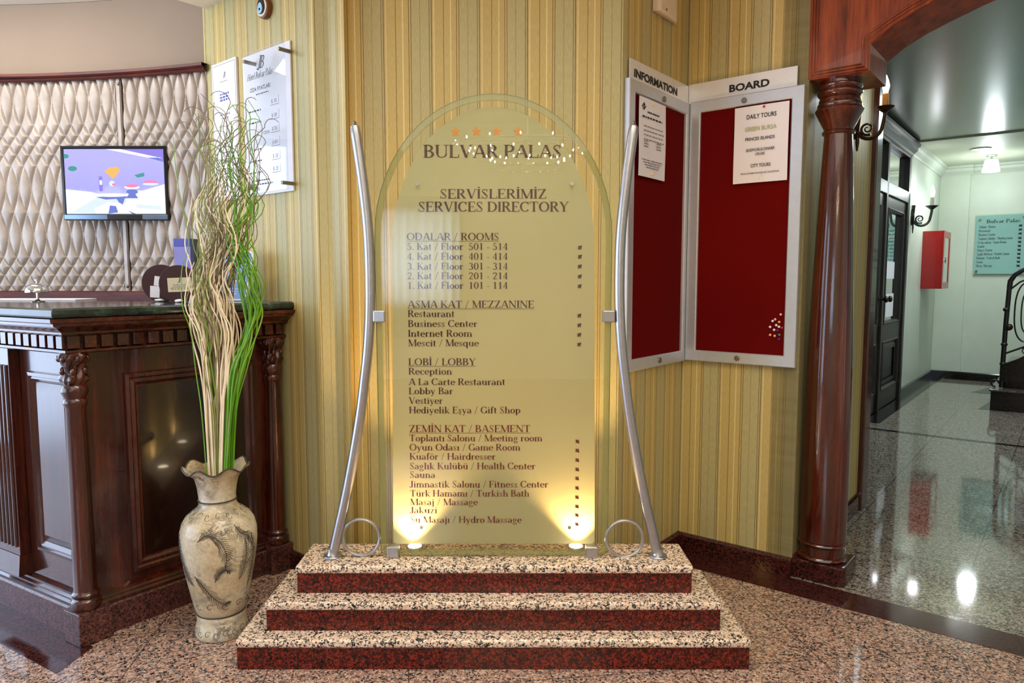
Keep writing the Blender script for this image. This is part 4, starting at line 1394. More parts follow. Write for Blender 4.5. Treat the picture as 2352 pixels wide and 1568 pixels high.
# ================================================================== TELEVISION
def tv():
    x0, x1, z0, z1, y = -2.052, -1.568, 1.466, 1.802, 3.288
    t_ = thing('television', 'small flat television with a bright lavender picture on the padded wall', 'television', ((x0 + x1) / 2, y, z0))
    mb = MB()
    mb.box((x0, y, z0), (x1, y + .018, z1))
    mb.box((x0 + .03, y + .018, z0 + .03), (x1 - .03, y + .042, z1 - .03))
    build('housing', mb, 'black', t_, bevel=.006)
    mb = MB(); mb.frame(Vector((0, y, 0)), Vector((1, 0, 0)), Vector((0, -1, 0)), x0, x1, z0, z1, [(.002, 0), (.003, .006), (.012, .006), (.016, .001)])
    build('bezel', mb, 'black', t_)
    mb = MB(); mb.box((x0 + .006, y - .0075, z0 + .004), (x1 - .006, y - .004, z0 + .026))
    build('silver_strip', mb, 'silverstrip', t_, bevel=.002)
    mb = MB(); mb.box((x0 + .20, y - .0085, z0 + .002), (x1 - .12, y - .003, z0 + .027))
    build('control_bar', mb, 'black', t_, bevel=.003)
    a, b, c, d = x0 + .016, x1 - .016, z0 + .030, z1 - .016
    mb = MB(); mb.face([(a, y - .002, c), (b, y - .002, c), (b, y - .002, d), (a, y - .002, d)])
    scr = build('screen', mb, 'tv', t_)
    w, h = b - a, d - c
    bm_ = MB()
    mats = ['tv_white', 'tv_orange', 'tv_green', 'tv_pink', 'tv_blue', 'tv_violet', 'tv_pale']
    lay = [0]

    def patch(m, pts):
        lay[0] += 1
        f = bm_.face([(a + u * w, y - .0022 - lay[0] * .00003, c + v * h) for u, v in pts])
        f.material_index = mats.index(m)

    ell = lambda u, v, ru, rv, n=14: [(u + ru * math.cos(2 * PI * k / n), v + rv * math.sin(2 * PI * k / n)) for k in range(n)]
    patch('tv_violet', [(.55, 1), (1, 1), (1, .80), (.96, .82)])
    patch('tv_white', [(.42, 1), (.57, 1), (.99, .86), (.84, .87)])
    patch('tv_blue', [(.84, .87), (.99, .81), (.95, .87)])
    patch('tv_green', ell(.01, .89, .04, .035)); patch('tv_green', ell(.08, .70, .045, .04))
    patch('tv_orange', [(.40, .66), (.45, .72), (.53, .73), (.56, .68), (.51, .58), (.48, .54)])
    patch('tv_pale', ell(.47, .47, .03, .045)); patch('tv_pink', ell(.49, .455, .02, .02))
    patch('tv_violet', [(.34, .58), (.375, .58), (.375, .35), (.34, .35)]); patch('tv_white', [(.345, .52), (.372, .52), (.37, .45), (.347, .45)])
    patch('tv_green', [(.70, .60), (.80, .64), (.80, .58), (.73, .56)])
    patch('tv_white', [(0, .38), (.25, .34), (.4, .28), (.5, .25), (.36, .12), (.12, .06), (0, 0)])
    patch('tv_pale', [(.05, .02), (.32, .26), (.52, .26), (.30, 0)])
    patch('tv_white', [(.62, .36), (.78, .36), (1, .46), (1, .0), (.30, .0), (.28, .08), (.42, .18), (.60, .16)])
    patch('tv_blue', [(.30, .26), (.62, .29), (.60, .24), (.40, .22)]); patch('tv_blue', [(.50, .26), (.60, .28), (.57, .14), (.53, .18)])
    patch('tv_white', ell(.46, .29, .18, .028)); patch('tv_blue', ell(.67, .34, .06, .04)); patch('tv_white', ell(.67, .41, .08, .028)); patch('tv_pink', ell(.67, .435, .065, .026))
    patch('tv_blue', [(.64, .31), (.70, .31), (.73, .24), (.60, .24)])
    patch('tv_pink', ell(.86, .49, .07, .03)); patch('tv_pale', ell(.86, .46, .085, .02))
    patch('tv_blue', [(.42, .0), (.44, .13), (.50, .12), (.52, .02)]); patch('tv_pale', [(.70, .15), (.95, .12), (.96, .06), (.72, .09)]); patch('tv_blue', [(.62, .05), (.70, .0), (.66, .0)])
    build('picture', bm_, None, scr, mats=mats)


tv()

# ================================================================== THINGS ON THE COUNTER
ZC = 1.11
by, bx = 2.78, -1.855
t_ = thing('service_bell', 'chrome domed service bell on a thin stand on the counter', 'bell', (bx, by, ZC))
mb = MB(); mb.lathe([(.024, .0), (.025, .003), (.012, .006), (.005, .01), (.005, .038)], (bx, by, ZC), 20); build('stand', mb, 'chrome', t_, smooth=True)
mb = MB(); mb.lathe([(.042, .036), (.043, .040), (.040, .052), (.033, .063), (.022, .070), (.008, .073)], (bx, by, ZC), 28); build('dome', mb, 'chrome', t_, smooth=True)
mb = MB(); mb.lathe([(.004, .073), (.004, .080), (.008, .082), (.008, .088), (.004, .091)], (bx, by, ZC), 12); build('button', mb, 'chrome', t_, smooth=True)


def vdisc(mb, c, r, dn, th, n=48):
    du = Vector((-dn.y, dn.x, 0))
    mb.prism([Vector(c) + du * (r * math.cos(2 * PI * k / n)) + UP * (r * math.sin(2 * PI * k / n)) for k in range(n)], Vector(dn) * -th)


def round_holder(cx, cy, r, yaw, label, cards):
    dn = Vector((math.sin(yaw), -math.cos(yaw), 0)); du = Vector((-dn.y, dn.x, 0))
    c = Vector((cx, cy, ZC + r * .965))
    t_ = thing('card_holder', label, 'card holder', (cx, cy, ZC))
    mb = MB()
    # disc with a flattened foot so that it stands
    pts = []
    for k in range(56):
        a = 2 * PI * k / 56
        pts.append(c + du * (r * math.cos(a)) + UP * max(r * math.sin(a), -r * .965))
    mb.prism(pts, -dn * .018)
    build('disc', mb, 'maroon', t_, bevel=.002)
    for (u, z, w, h, rot, kind) in cards:
        mb = MB()
        R_ = Matrix.Rotation(rot, 3, dn)
        P = lambda x, y, o_=.002: c + R_ @ (du * (u + x) + UP * (z + y)) + dn * o_
        mb.hexa([P(x, y, o_) for o_ in (.0005, .002) for x, y in ((0, 0), (w, 0), (w, h), (0, h))])
        o = build('card', mb, kind, origin=c)
        tag(o, {'palecard': 'ivory printed card on the larger front maroon disc', 'white': 'blank white card on the rear maroon disc, ' + ('lower' if z < -.02 else 'upper one') + ' of two'}[kind], 'card')
        if kind == 'palecard':
            mb = MB()
            PP = lambda x, y: P(x, y, .0026)
            roman(mb, 'B', lambda x, y: PP(w * .48 + x, h * .66 + y), .016, shear=.3)
            roman(mb, 'J', lambda x, y: PP(w * .42 + x, h * .64 + y), .018, shear=.3)
            for q in range(5):
                ww = w * (.6, .5, .66, .8, .74)[q]
                scribble(mb, lambda x, y: PP((w - ww) / 2 + x, h * (.50 - q * .085) + y), ww, .0022, 5)
            build('printing', mb, 'greyink', o)


round_holder(-1.400, 2.84, .0745, .12, 'smaller rear maroon round card holder with two white cards', [(-.040, -.058, .036, .046, -.06, 'white'), (-.026, -.012, .034, .038, -.14, 'white')])
round_holder(-1.290, 2.75, .0725, .10, 'front maroon round card holder with an ivory card', [(-.038, -.030, .088, .054, .04, 'palecard')])
for x, y, lb in ((-1.265, 2.70, 'crumpled white slip at the foot of the front maroon disc'), (-1.385, 2.79, 'crumpled white slip at the foot of the rear maroon disc')):
    mb = MB(); mb.sphere((x, y, ZC + .005), .017, 9, 6, (1, .6, .32))
    for v in mb.bm.verts:
        v.co += Vector((random.uniform(-.003, .003), random.uniform(-.003, .003), random.uniform(0, .003)))
        v.co.z = max(v.co.z, ZC)
    tag(build('paper_slip', mb, 'white'), lb, 'paper')

# lavender carton
t_ = thing('carton', 'tall lavender carton standing behind the maroon discs', 'box', (-1.36, 2.95, ZC))
mb = MB(); mb.box((-1.395, 2.95, ZC), (-1.327, 3.0, ZC + .222)); build('box_body', mb, 'bluebox', t_, bevel=.001)
mb = MB(); mb.box((-1.3955, 2.9495, ZC + .222), (-1.3265, 3.0005, ZC + .255)); build('lid', mb, 'bluebox2', t_, bevel=.001)
mb = MB(); mb.box((-1.3265, 2.9505, ZC), (-1.313, 3.0, ZC + .254)); build('side_flap', mb, 'navy', t_)
# blue acrylic sign with a white border
def blue_sign():
    c = Vector((-1.140, 2.885, ZC + .003))
    dn = Vector((-.46, -.888, 0)); du = Vector((.888, -.46, 0))
    lean = Matrix.Rotation(rad(-9), 3, du)
    t_ = thing('certificate_plaque', 'blue rounded plaque with a white border leaning on the wall behind the stems', 'plaque', c)
    w, h, r = .080, .200, .02

    def rr(ins):
        pts = []
        for (cx, cz, a0) in ((w - r, r, -90), (w - r, h - r, 0), (-w + r, h - r, 90), (-w + r, r, 180)):
            for k in range(6):
                a = rad(a0 + 18 * k)
                pts.append((cx + (r - ins) * math.cos(a), cz + (r - ins) * math.sin(a)))
        return pts
    P = lambda x, z, o_: c + lean @ (du * (x + z * .10) + UP * z + dn * o_)
    mb = MB(); mb.prism([P(x, z, 0) for x, z in rr(0)], lean @ (-dn * .012)); build('plaque_back', mb, 'white', t_)
    mb = MB(); mb.face([P(x, z, .0008) for x, z in rr(.006)]); f = build('plaque_face', mb, 'bluesign', t_)
    mb = MB(); mb.face([P(x, z, .0014) for x, z in ((-.066, .012), (.066, .012), (.066, .055), (-.066, .07))]); build('lower_band', mb, 'bluesign2', t_)
    mb = MB()
    for z, ww in ((.172, .05), (.155, .035), (.14, .03), (.045, .06), (.034, .05), (.024, .055)):
        scribble(mb, lambda x, y: P(-ww / 2 + x, z + y, .002), ww, .004, 4)
    sans(mb, '9,2', lambda x, y: P(-.038 + x, .078 + y, .002), .075, .04, .02)
    build('lettering', mb, 'white', t_)


blue_sign()
mb = MB(); mb.box((-2.45, 2.93, ZC), (-1.80, 3.08, ZC + .006))
tag(build('paper_stack', mb, 'white', bevel=.001), 'flat white paper stack on the counter beside the bell', 'paper')

# ================================================================== PRICE BOARD, SMALL NOTICE, EYE
def price_board():
    t_ = thing('price_board', 'large acrylic room price board on steel standoffs', 'notice board', NW + W * .49 + UP * 1.542)
    mb = MB(); mb.obox(NW, W, WN, .327, .672, .002, .008, 1.542, 2.108); build('white_backing', mb, 'white', t_)
    mb = MB(); mb.obox(NW, W, WN, .301, .590, .046, .052, 1.542, 2.093); build('acrylic_front', mb, 'acrylic', t_)
    for s_, z in ((.325, 2.065), (.575, 2.065), (.325, 1.568), (.575, 1.568)):
        p = NW + W * s_ + UP * z
        mb = MB(); mb.tube([p + WN * .008, p + WN * .060], .0075, 14); build('standoff', mb, 'dull', t_, smooth=True)
    # the wall direction runs away from the room, so text advances along -W
    P = on(NW, -W, WN, .053)
    Q = lambda s_, z: P(-s_, z)
    mb = MB()
    roman(mb, 'B', Q(.470, 2.020), .045, shear=.35); roman(mb, 'J', Q(.488, 2.016), .052, shear=.35)
    roman(mb, 'Hotel Bulvar Palas', Q(.563, 1.985), .026, .185, shear=.35)
    sans(mb, 'ODA FIYATLARI', Q(.543, 1.938), .146, .016, .012)
    scribble(mb, Q(.50, 1.922), .09, .004, 6)
    for tx, z in (('$  50', 1.875), ('$ 100', 1.822), ('$ 350', 1.772), ('$ 450', 1.720), ('$  50', 1.668), ('$  25', 1.620)):
        sans(mb, tx, Q(.392, z), .036, .014)
        mb.face([Q(.400, z - .008)(x, y) for x, y in ((0, 0), (.058, 0), (.058, .0015), (0, .0015))])
        mb.face([Q(.343, z - .008)(x, y) for x, y in ((0, 0), (.0016, 0), (.0016, .034), (0, .034))])
    sans(mb, 'ODA', Q(.455, 1.765), .045, .012)
    for z in (1.86, 1.815, 1.71, 1.665, 1.62):
        scribble(mb, Q(.56, z), .09, .006, 4)
    for z, w in ((1.588, .13), (1.573, .15)):
        scribble(mb, Q(.55, z), w, .005, 8)
    build('lettering', mb, 'ink', t_)


price_board()
t_ = thing('wall_notice', 'smaller plain white notice left of the acrylic price board', 'notice', NW + W * .82 + UP * 1.545)
mb = MB(); mb.obox(NW, W, WN, .722, .925, .001, .010, 1.540, 2.124); build('notice_sheet', mb, 'white', t_)
mb = MB()
P = on(NW, -W, WN, .0108); Q = lambda s_, z: P(-s_, z)
mb.frame(NW + W * .722, W, WN, .008, .195, 1.55, 2.114, [(0, .0108), (.0016, .0108)])
for z, w, h in ((1.90, .08, .006), (1.885, .06, .006), (1.74, .07, .006), (1.70, .06, .006), (1.65, .07, .006)):
    scribble(mb, Q(.823 + w / 2, z), w, h, 4)
roman(mb, 'B', Q(.828, 2.055), .024, shear=.35); scribble(mb, Q(.855, 2.04), .06, .003, 4)
build('printing', mb, 'greyink', t_)
mb = MB()
for z in (1.985, 1.972, 1.96):
    scribble(mb, Q(.86, z), .075, .008, 3)
build('heading', mb, 'blueink', t_)


def evil_eye():
    c = NW + W * .488 + UP * 2.262
    t_ = thing('evil_eye_charm', 'round blue and white evil eye charm in a wooden ring high on the wall', 'charm', c)
    mb = MB(); vdisc(mb, c + WN * .022, .040, WN, .022); build('wooden_ring', mb, 'wooddisc', t_, bevel=.004)
    du = W
    drop = lambda r, cz, k, h: [c + WN * h + du * (r * math.sin(a)) + UP * (cz + (r * math.cos(a) if math.cos(a) < .2 else r * (.2 + (math.cos(a) - .2) * k))) for a in [2 * PI * i / 36 for i in range(36)]]
    mb = MB(); vdisc(mb, c + WN * .026, .034, WN, .004); build('white_disc', mb, 'eyewhite', t_, bevel=.001)
    mb = MB(); mb.prism(drop(.024, -.002, 1.6, .031), -WN * .005); build('dark_drop', mb, 'eyenavy', t_)
    mb = MB(); mb.prism(drop(.0165, -.008, 1.6, .034), -WN * .004); build('pale_drop', mb, 'eyeblue', t_)
    mb = MB(); mb.prism(drop(.0045, -.009, 1.1, .036), -WN * .003); build('pupil', mb, 'eyedot', t_)


evil_eye()

# ================================================================== NOTICE BOARDS
def notice_board(o, du, dn, s0, s1, z0, z1, label, text, hs0, hs1, th, ts0, ts1, tz, tcap, flip):
    t_ = thing('notice_board', label, 'notice board', o + du * ((s0 + s1) / 2) + UP * z0)
    w = .046
    mb = MB(); mb.frame(o, du, dn, s0, s1, z0, z1, [(0, .002), (0, th), (.003, th + .002), (w - .004, th + .002), (w, th - .002), (w, .004)])
    build('frame', mb, 'alu', t_)
    mb = MB(); mb.obox(o, du, dn, s0 + .02, s1 - .02, .002, th - .010, z0 + .02, z1 - .02); build('felt', mb, 'felt', t_)
    for z in (z0 + .024, z1 - .026):
        c = o + du * ((s0 + s1) / 2 + (0.0 if not flip else .008)) + UP * z
        mb = MB(); vdisc(mb, c + dn * (th + .008), .011, dn, .007, 20); build('lock_bolt', mb, 'dull', t_, bevel=.002)
    mb = MB(); mb.obox(o, du, dn, hs0, hs1, .006, .012, z1 - .002, z1 + .076)
    hp = build('header_plate', mb, 'alu_plate', t_)
    mb = MB()
    sans(mb, text, on(o, du, dn, .0135)(ts0, tz), ts1 - ts0, tcap, .035)
    build('lettering', mb, 'ink', hp)


notice_board(NI, B, nB_, .0255, .487, .850, 1.935, 'right aluminium notice board with red felt, headed BOARD', 'BOARD', .0135, .456, .022, .189, .351, 1.954, .028, False)
# the information wall is read from its near end towards the corner: along +A
notice_board(NI, A, nI_, -.532, -.003, .846, 1.930, 'left aluminium notice board with red felt, headed INFORMATION', 'INFORMATION', -.510, -.009, .022, -.482, -.122, 1.946, .029, True)


def sheet(name, o, du, dn, s0, s1, z0, z1, h, label, lines, pins):
    t_ = thing(name, label, 'paper notice', o + du * ((s0 + s1) / 2) + UP * z0)
    mb = MB()
    n = 8
    rows = []
    for i in range(n + 1):
        u = i / n
        rows.append([o + du * (s0 + (s1 - s0) * u) + UP * (z0 + (z1 - z0) * v / 6) + dn * (h + .0012 * math.sin(u * 5 + v)) for v in range(7)])
    mb.sweep(rows)
    build('paper_sheet', mb, 'white', t_, smooth=True)
    by = {}
    for (tx, a, b, z, cap, mt) in lines:
        m_ = by.setdefault(mt, MB())
        P = on(o, du, dn, h + .0026)(a, z)
        if tx is None:
            scribble(m_, P, b - a, cap, 7)
        else:
            sans(m_, tx, P, b - a, cap, .012)
    for mt, m_ in by.items():
        build('printing', m_, mt, t_)
    for (s_, z, mt, lb) in pins:
        pin(o + du * s_ + UP * z + dn * (h + .0015), dn, mt, lb)


def pin(c, dn, mt, lb, grp='push pins on the notice boards', root=None):
    if root is not None:
        r = root.copy(); COL.objects.link(r); r.location = c; r['label'] = lb
        for ch in root.children:
            q = ch.copy(); COL.objects.link(q); q.parent = r
        return r
    t_ = thing('push_pin', lb, 'push pin', c, grp)
    du = Vector((-dn.y, dn.x, 0))
    mb = MB()
    mb.sweep([[Vector(c) + dn * h + (du * math.cos(2 * PI * k / 14) + UP * math.sin(2 * PI * k / 14)) * r for k in range(15)] for r, h in ((.003, 0), (.003, .003), (.0046, .0035), (.0048, .0055), (.0036, .0068), (.0005, .0072))])
    build('pin_head', mb, mt, t_, smooth=True)
    return t_


sheet('tour_notice', NI, B, nB_, .220, .4345, 1.582, 1.882, .026, 'white sheet headed DAILY TOURS pinned to the right board', [
    ('DAILY TOURS', .270, .387, 1.832, .017, 'ink'), ('GREEN BURSA', .264, .389, 1.784, .017, 'oliveink'), ('PRINCES ISLANDS', .267, .383, 1.747, .0125, 'ink'),
    ('BOSPHORUS DINNER', .272, .384, 1.7045, .011, 'ink'), ('CRUISE', .309, .346, 1.688, .010, 'ink'), ('CITY TOURS', .291, .370, 1.642, .013, 'ink'), ('FOR ALL INFORMATION PLEASE ASK THE RECEPTION', .252, .404, 1.616, .006, 'ink')],
    [(.339, 1.872, 'pin_red', 'dark red push pin at the top of the tour notice'), (.334, 1.600, 'pin_white', 'white push pin at the bottom of the tour notice')])
D, DZ = -.056, -.016
lines = [(None, -.345, -.250, 1.842, .006, 'ink'), (None, -.385, -.225, 1.822, .006, 'ink')]
for q in range(4):
    lines.append((None, -.37, -.22 + .01 * (q % 2), 1.79 - q * .016, .0035, 'greyink'))
for q in range(3):
    lines.append((None, -.37, -.335, 1.735 - q * .010, .0045, 'greyink')); lines.append((None, -.27, -.23, 1.735 - q * .010, .0045, 'greyink'))
for q in range(4):
    lines.append((None, -.385 + q * .012, -.215 - q * .012, 1.665 - q * .009, .0035, 'greyink'))
lines = [(q[0], q[1] + D, q[2] + D, q[3] + DZ, q[4], q[5]) for q in lines]
sheet('letter_notice', NI, A, nI_, -.464, -.245, 1.587, 1.879, .026, 'white printed letter pinned to the left board', lines,
      [(-.361, 1.865, 'pin_yellow', 'yellow push pin at the top of the letter on the left board'), (-.360, 1.602, 'pin_yellow', 'yellow push pin at the bottom of the letter on the left board')])
mb = MB()
P = on(NI, A, nI_, .0288)(-.430, 1.846)
for dz in (.0065, -.0065):
    mb.face([P(0, dz + .008), P(.009, dz), P(0, dz - .008), P(-.009, dz)])
mb.face([P(-.012, .004), P(-.006, 0), P(-.012, -.004), P(-.017, 0)]); mb.face([P(.012, .004), P(.017, 0), P(.012, -.004), P(.006, 0)])
lt = [o for o in bpy.data.objects if o.name.startswith('letter_notice')][0]
build('emblem', mb, 'ink', lt)

pins = [(.425, 1.059, 'pin_pink', 'pale pink push pin topmost in the loose cluster'), (.404, 1.039, 'pin_pink', 'pale pink push pin touching a white one in the upper cluster'), (.394, 1.032, 'pin_white', 0), (.420, 1.029, 'pin_orange', 'yellow-orange push pin high in the cluster near the frame'),
        (.409, 1.016, 'pin_white', 0), (.420, 1.010, 'pin_white', 0), (.385, 1.008, 'pin_white', 0), (.431, 1.006, 'pin_red', 'bright red push pin against the frame of the right board'), (.401, .997, 'pin_white', 0),
        (.414, .996, 'pin_blue', 'blue push pin in the middle of the cluster'), (.386, .976, 'pin_pink', 'pale pink push pin lowest and farthest left in the cluster'), (.404, .973, 'pin_orange', 'orange push pin low in the cluster'), (.422, .978, 'pin_green', 'green push pin low in the cluster'), (.421, .960, 'pin_blue', 'dark blue push pin lowest of the cluster')]
first_white = None
for s_, z, mt, lb in pins:
    c = NI + B * s_ + UP * z + nB_ * .012
    if lb == 0:
        lb = 'white push pin in the cluster low on the right red board'
        if first_white is None:
            first_white = pin(c, nB_, mt, lb)
        else:
            pin(c, nB_, mt, lb, root=first_white)
    else:
        pin(c, nB_, mt, lb)

# emergency light box on the information wall
def emergency():
    t_ = thing('emergency_light', 'cream plastic emergency light box high on the niche wall', 'lamp', NI - A * .25 + UP * 2.224 + nI_ * .02)
    P = lambda s_, o_, z: NI + A * s_ + nI_ * o_ + UP * z
    mb = MB()
    pts = [(-.328, 0), (-.324, .028), (-.315, .035), (-.190, .035), (-.172, .030), (-.115, 0)]
    mb.prism([P(s_, o_, 2.224) for s_, o_ in pts], (0, 0, .12))
    build('housing', mb, 'whiteplastic', t_, bevel=.006, bseg=3)
    mb = MB(); mb.obox(NI, A, nI_, -.300, -.200, .034, .0362, 2.256, 2.33); build('lens_cover', mb, 'whiteplastic', t_, bevel=.002)
    mb = MB(); vdisc(mb, P(-.275, .0365, 2.238), .005, nI_, .002, 16); build('indicator', mb, 'greyink', t_)


emergency()

# ================================================================== WALL SCONCES
def sconce(p, dn, du, label, sleeve, energy, k=1.0):
    """p: point on the wall at arm height; one curled arm with a candle bulb"""
    t_ = thing('wall_sconce', label, 'wall lamp', p)
    P = lambda u, o_, z: p + du * u * k + dn * o_ * k + UP * z * k
    mb = MB(); 
    mb.sweep([[P(r * math.cos(2 * PI * q / 16), h, r * 1.9 * math.sin(2 * PI * q / 16) + .02) for q in range(17)] for r, h in ((.030, 0), (.030, .006), (.022, .012), (.012, .018), (.001, .020))])
    mb.tube([P(0, .012, z) for z in (-.09, -.05, .0, .06, .10)], [.004, .009, .006, .012, .016], 10)
    build('backplate', mb, 'bronze' if sleeve == 'amber' else 'iron', t_, smooth=True)
    pts = [(0, .015, .0)]
    for q in range(9):
        a = rad(200 + q * 18)
        pts.append((0, .062 + .052 * math.cos(a), .012 + .052 * math.sin(a)))
    pts += [(0, .118, .03), (0, .122, .055), (0, .122, .070)]
    mb = MB(); mb.tube([P(*q) for q in pts], .0085 * k, 8)
    spir = []
    for q in range(26):
        a = rad(-60 - q * 24); r = .030 * (1 - q / 30)
        spir.append(P(0, .052 + r * math.cos(a), .006 + r * math.sin(a)))
    mb.tube(spir, [.0065 * k * (1 - q / 40) for q in range(26)], 7)
    build('curled_arm', mb, 'bronze' if sleeve == 'amber' else 'iron', t_, smooth=True)
    c = P(0, .122, 0)
    mb = MB(); mb.lathe([(.006 * k, .066 * k), (.014 * k, .072 * k), (.030 * k, .084 * k), (.040 * k, .092 * k), (.040 * k, .094 * k), (.028 * k, .089 * k), (.010 * k, .082 * k)], c, 24)
    build('drip_pan', mb, 'bronze' if sleeve == 'amber' else 'iron', t_, smooth=True)
    mb = MB(); mb.lathe([(.0135 * k, .086 * k), (.0135 * k, .150 * k), (.010 * k, .152 * k)], c, 16)
    build('candle_sleeve', mb, sleeve, t_, smooth=True)
    mb = MB(); mb.lathe([(.010 * k, .152 * k), (.010 * k, .160 * k), (.0145 * k, .176 * k), (.015 * k, .186 * k), (.011 * k, .204 * k), (.005 * k, .222 * k), (.001 * k, .232 * k)], c, 16)
    build('bulb', mb, 'bulb', t_, smooth=True)
    light('sconce_light', 'POINT', c + UP * .19 * k, energy, (.93, .97, 1.0), shadow_soft_size=.03)


sconce(EP + A * .72 + UP * 1.875, B, A, 'bronze candle sconce behind the wooden column', 'amber', 2.2, 1.0)
sconce(HO + A * .37 + UP * 1.80, (B * .93 + A * .36).normalized(), A, 'black iron candle sconce on the far hall wall beside the doors', 'candle', 4.5, 1.5)

# ================================================================== HALL THINGS
def fire_cabinet():
    p = HO + A * 1.10
    t_ = thing('fire_hose_cabinet', 'red metal cabinet with a glazed front on the left hall wall', 'cabinet', p + UP * 1.09)
    mb = MB(); mb.obox(p, A, B, 0, .52, .0, .19, 1.09, 1.725); build('cabinet_box', mb, 'firered', t_, bevel=.006)
    mb = MB(); mb.frame(p, A, B, .0, .52, 1.09, 1.725, [(0, .19), (0, .206), (.07, .206), (.075, .198)]); dr = build('door', mb, 'firered', t_)
    mb = MB(); mb.obox(p, A, B, .06, .46, .197, .201, 1.15, 1.665); build('pane', mb, 'cabglass', dr)
    mb = MB(); c = p + A * .035 + B * .206 + UP * 1.40
    mb.tube([c, c + B * .02], .008, 10); mb.tube([c + B * .02 - UP * .03, c + B * .02 + UP * .03], .005, 8); build('latch', mb, 'chrome', dr)


fire_cabinet()


def hall_sign():
    o = HK
    t_ = thing('hall_directory', 'pale green glass directory with dark lettering on the end wall of the hall', 'sign', o + B * .635 - A * .03 + UP * 1.255)
    mb = MB(); mb.obox(o, B, -A, .392, .880, .024, .032, 1.257, 1.942); build('glass_plate', mb, 'hallglass', t_)
    mb = MB(); mb.frame(o, B, -A, .380, .892, 1.245, 1.954, [(0, .022), (0, .034), (.012, .034), (.012, .022)]); build('clear_border', mb, 'acrylic', t_)
    for s_, z in ((.43, 1.895), (.85, 1.905), (.42, 1.29), (.84, 1.295)):
        c = o + B * s_ - A * .032 + UP * z
        mb = MB(); mb.tube([c + A * .032, c - A * .014], .013, 12); build('standoff', mb, 'dull', t_)
    P = on(o, B, -A, .0335)
    mb = MB(); roman(mb, 'Bulvar Palas', P(.495, 1.850), .042, .325)
    rows = ('Odalar / Rooms', 'Restaurant', 'Business Center', 'Toplantı Odaları / Meeting rooms', 'Oyun salonu / Game Room', 'Kuaför', 'Fitness Center', 'Saglık Merkezi / Health Center', 'Hamam / Turkish Bath', 'Sauna', 'Masaj / Massage')
    wd = (.165, .115, .165, .34, .28, .07, .15, .32, .23, .065, .16)
    for i, (tx, w) in enumerate(zip(rows, wd)):
        z = 1.795 - i * .0455
        roman(mb, tx, P(.425 - .0012 * i, z), .030, w)
        up = i < 3
        q = P(.822, z + .012)
        mb.face([q(a * 1.5, (b if up else -b) * 1.5) for a, b in ((.012, .010), (.010, -.009), (.002, -.004), (-.0115, -.008), (-.006, .002), (-.0105, .0075))])
    build('lettering', mb, 'ink', t_)


hall_sign()
mb = MB(); mb.obox(HK, B, -A, .935, 1.35, .004, .03, 1.40, 1.95)
tag(build('dark_picture', mb, 'eyenavy', bevel=.004), 'dark framed picture right of the green glass hall directory', 'picture')


def ceiling_fitting():
    p = Vector((4.83, 7.46, 2.535))
    t_ = thing('downlight', 'round recessed downlight lit in the hall ceiling', 'lamp', p)
    mb = MB(); mb.lathe([(.085, -.001), (.095, -.004), (.098, -.010), (.090, -.012), (.082, -.008)], p, 28); build('rim', mb, 'whiteplastic', t_, smooth=True)
    mb = MB(); mb.lathe([(.083, -.006), (.05, -.009), (.001, -.010)], p, 28); build('diffuser', mb, 'downlight', t_, smooth=True)
    light('downlight_beam', 'SPOT', p - UP * .03, 42, (.88, .98, 1), p - UP * 2, spot_size=rad(130), spot_blend=.6, shadow_soft_size=.06)
    p = Vector((5.20, 7.84, 2.535))
    t_ = thing('ceiling_lamp', 'white glass cup lamp hanging from the hall ceiling below the downlight', 'lamp', p - UP * .2)
    mb = MB(); mb.lathe([(.055, 0), (.055, -.012), (.012, -.02), (.012, -.05)], p, 20); build('ceiling_rose', mb, 'chrome', t_, smooth=True)
    mb = MB(); mb.lathe([(.045, -.05), (.060, -.055), (.066, -.075), (.072, -.12), (.085, -.17), (.082, -.18), (.03, -.178)], p, 28); build('lamp_shade', mb, 'downlight', t_, smooth=True)
    light('ceiling_lamp_light', 'POINT', p - UP * .26, 9, (.88, .98, 1), shadow_soft_size=.08)


ceiling_fitting()


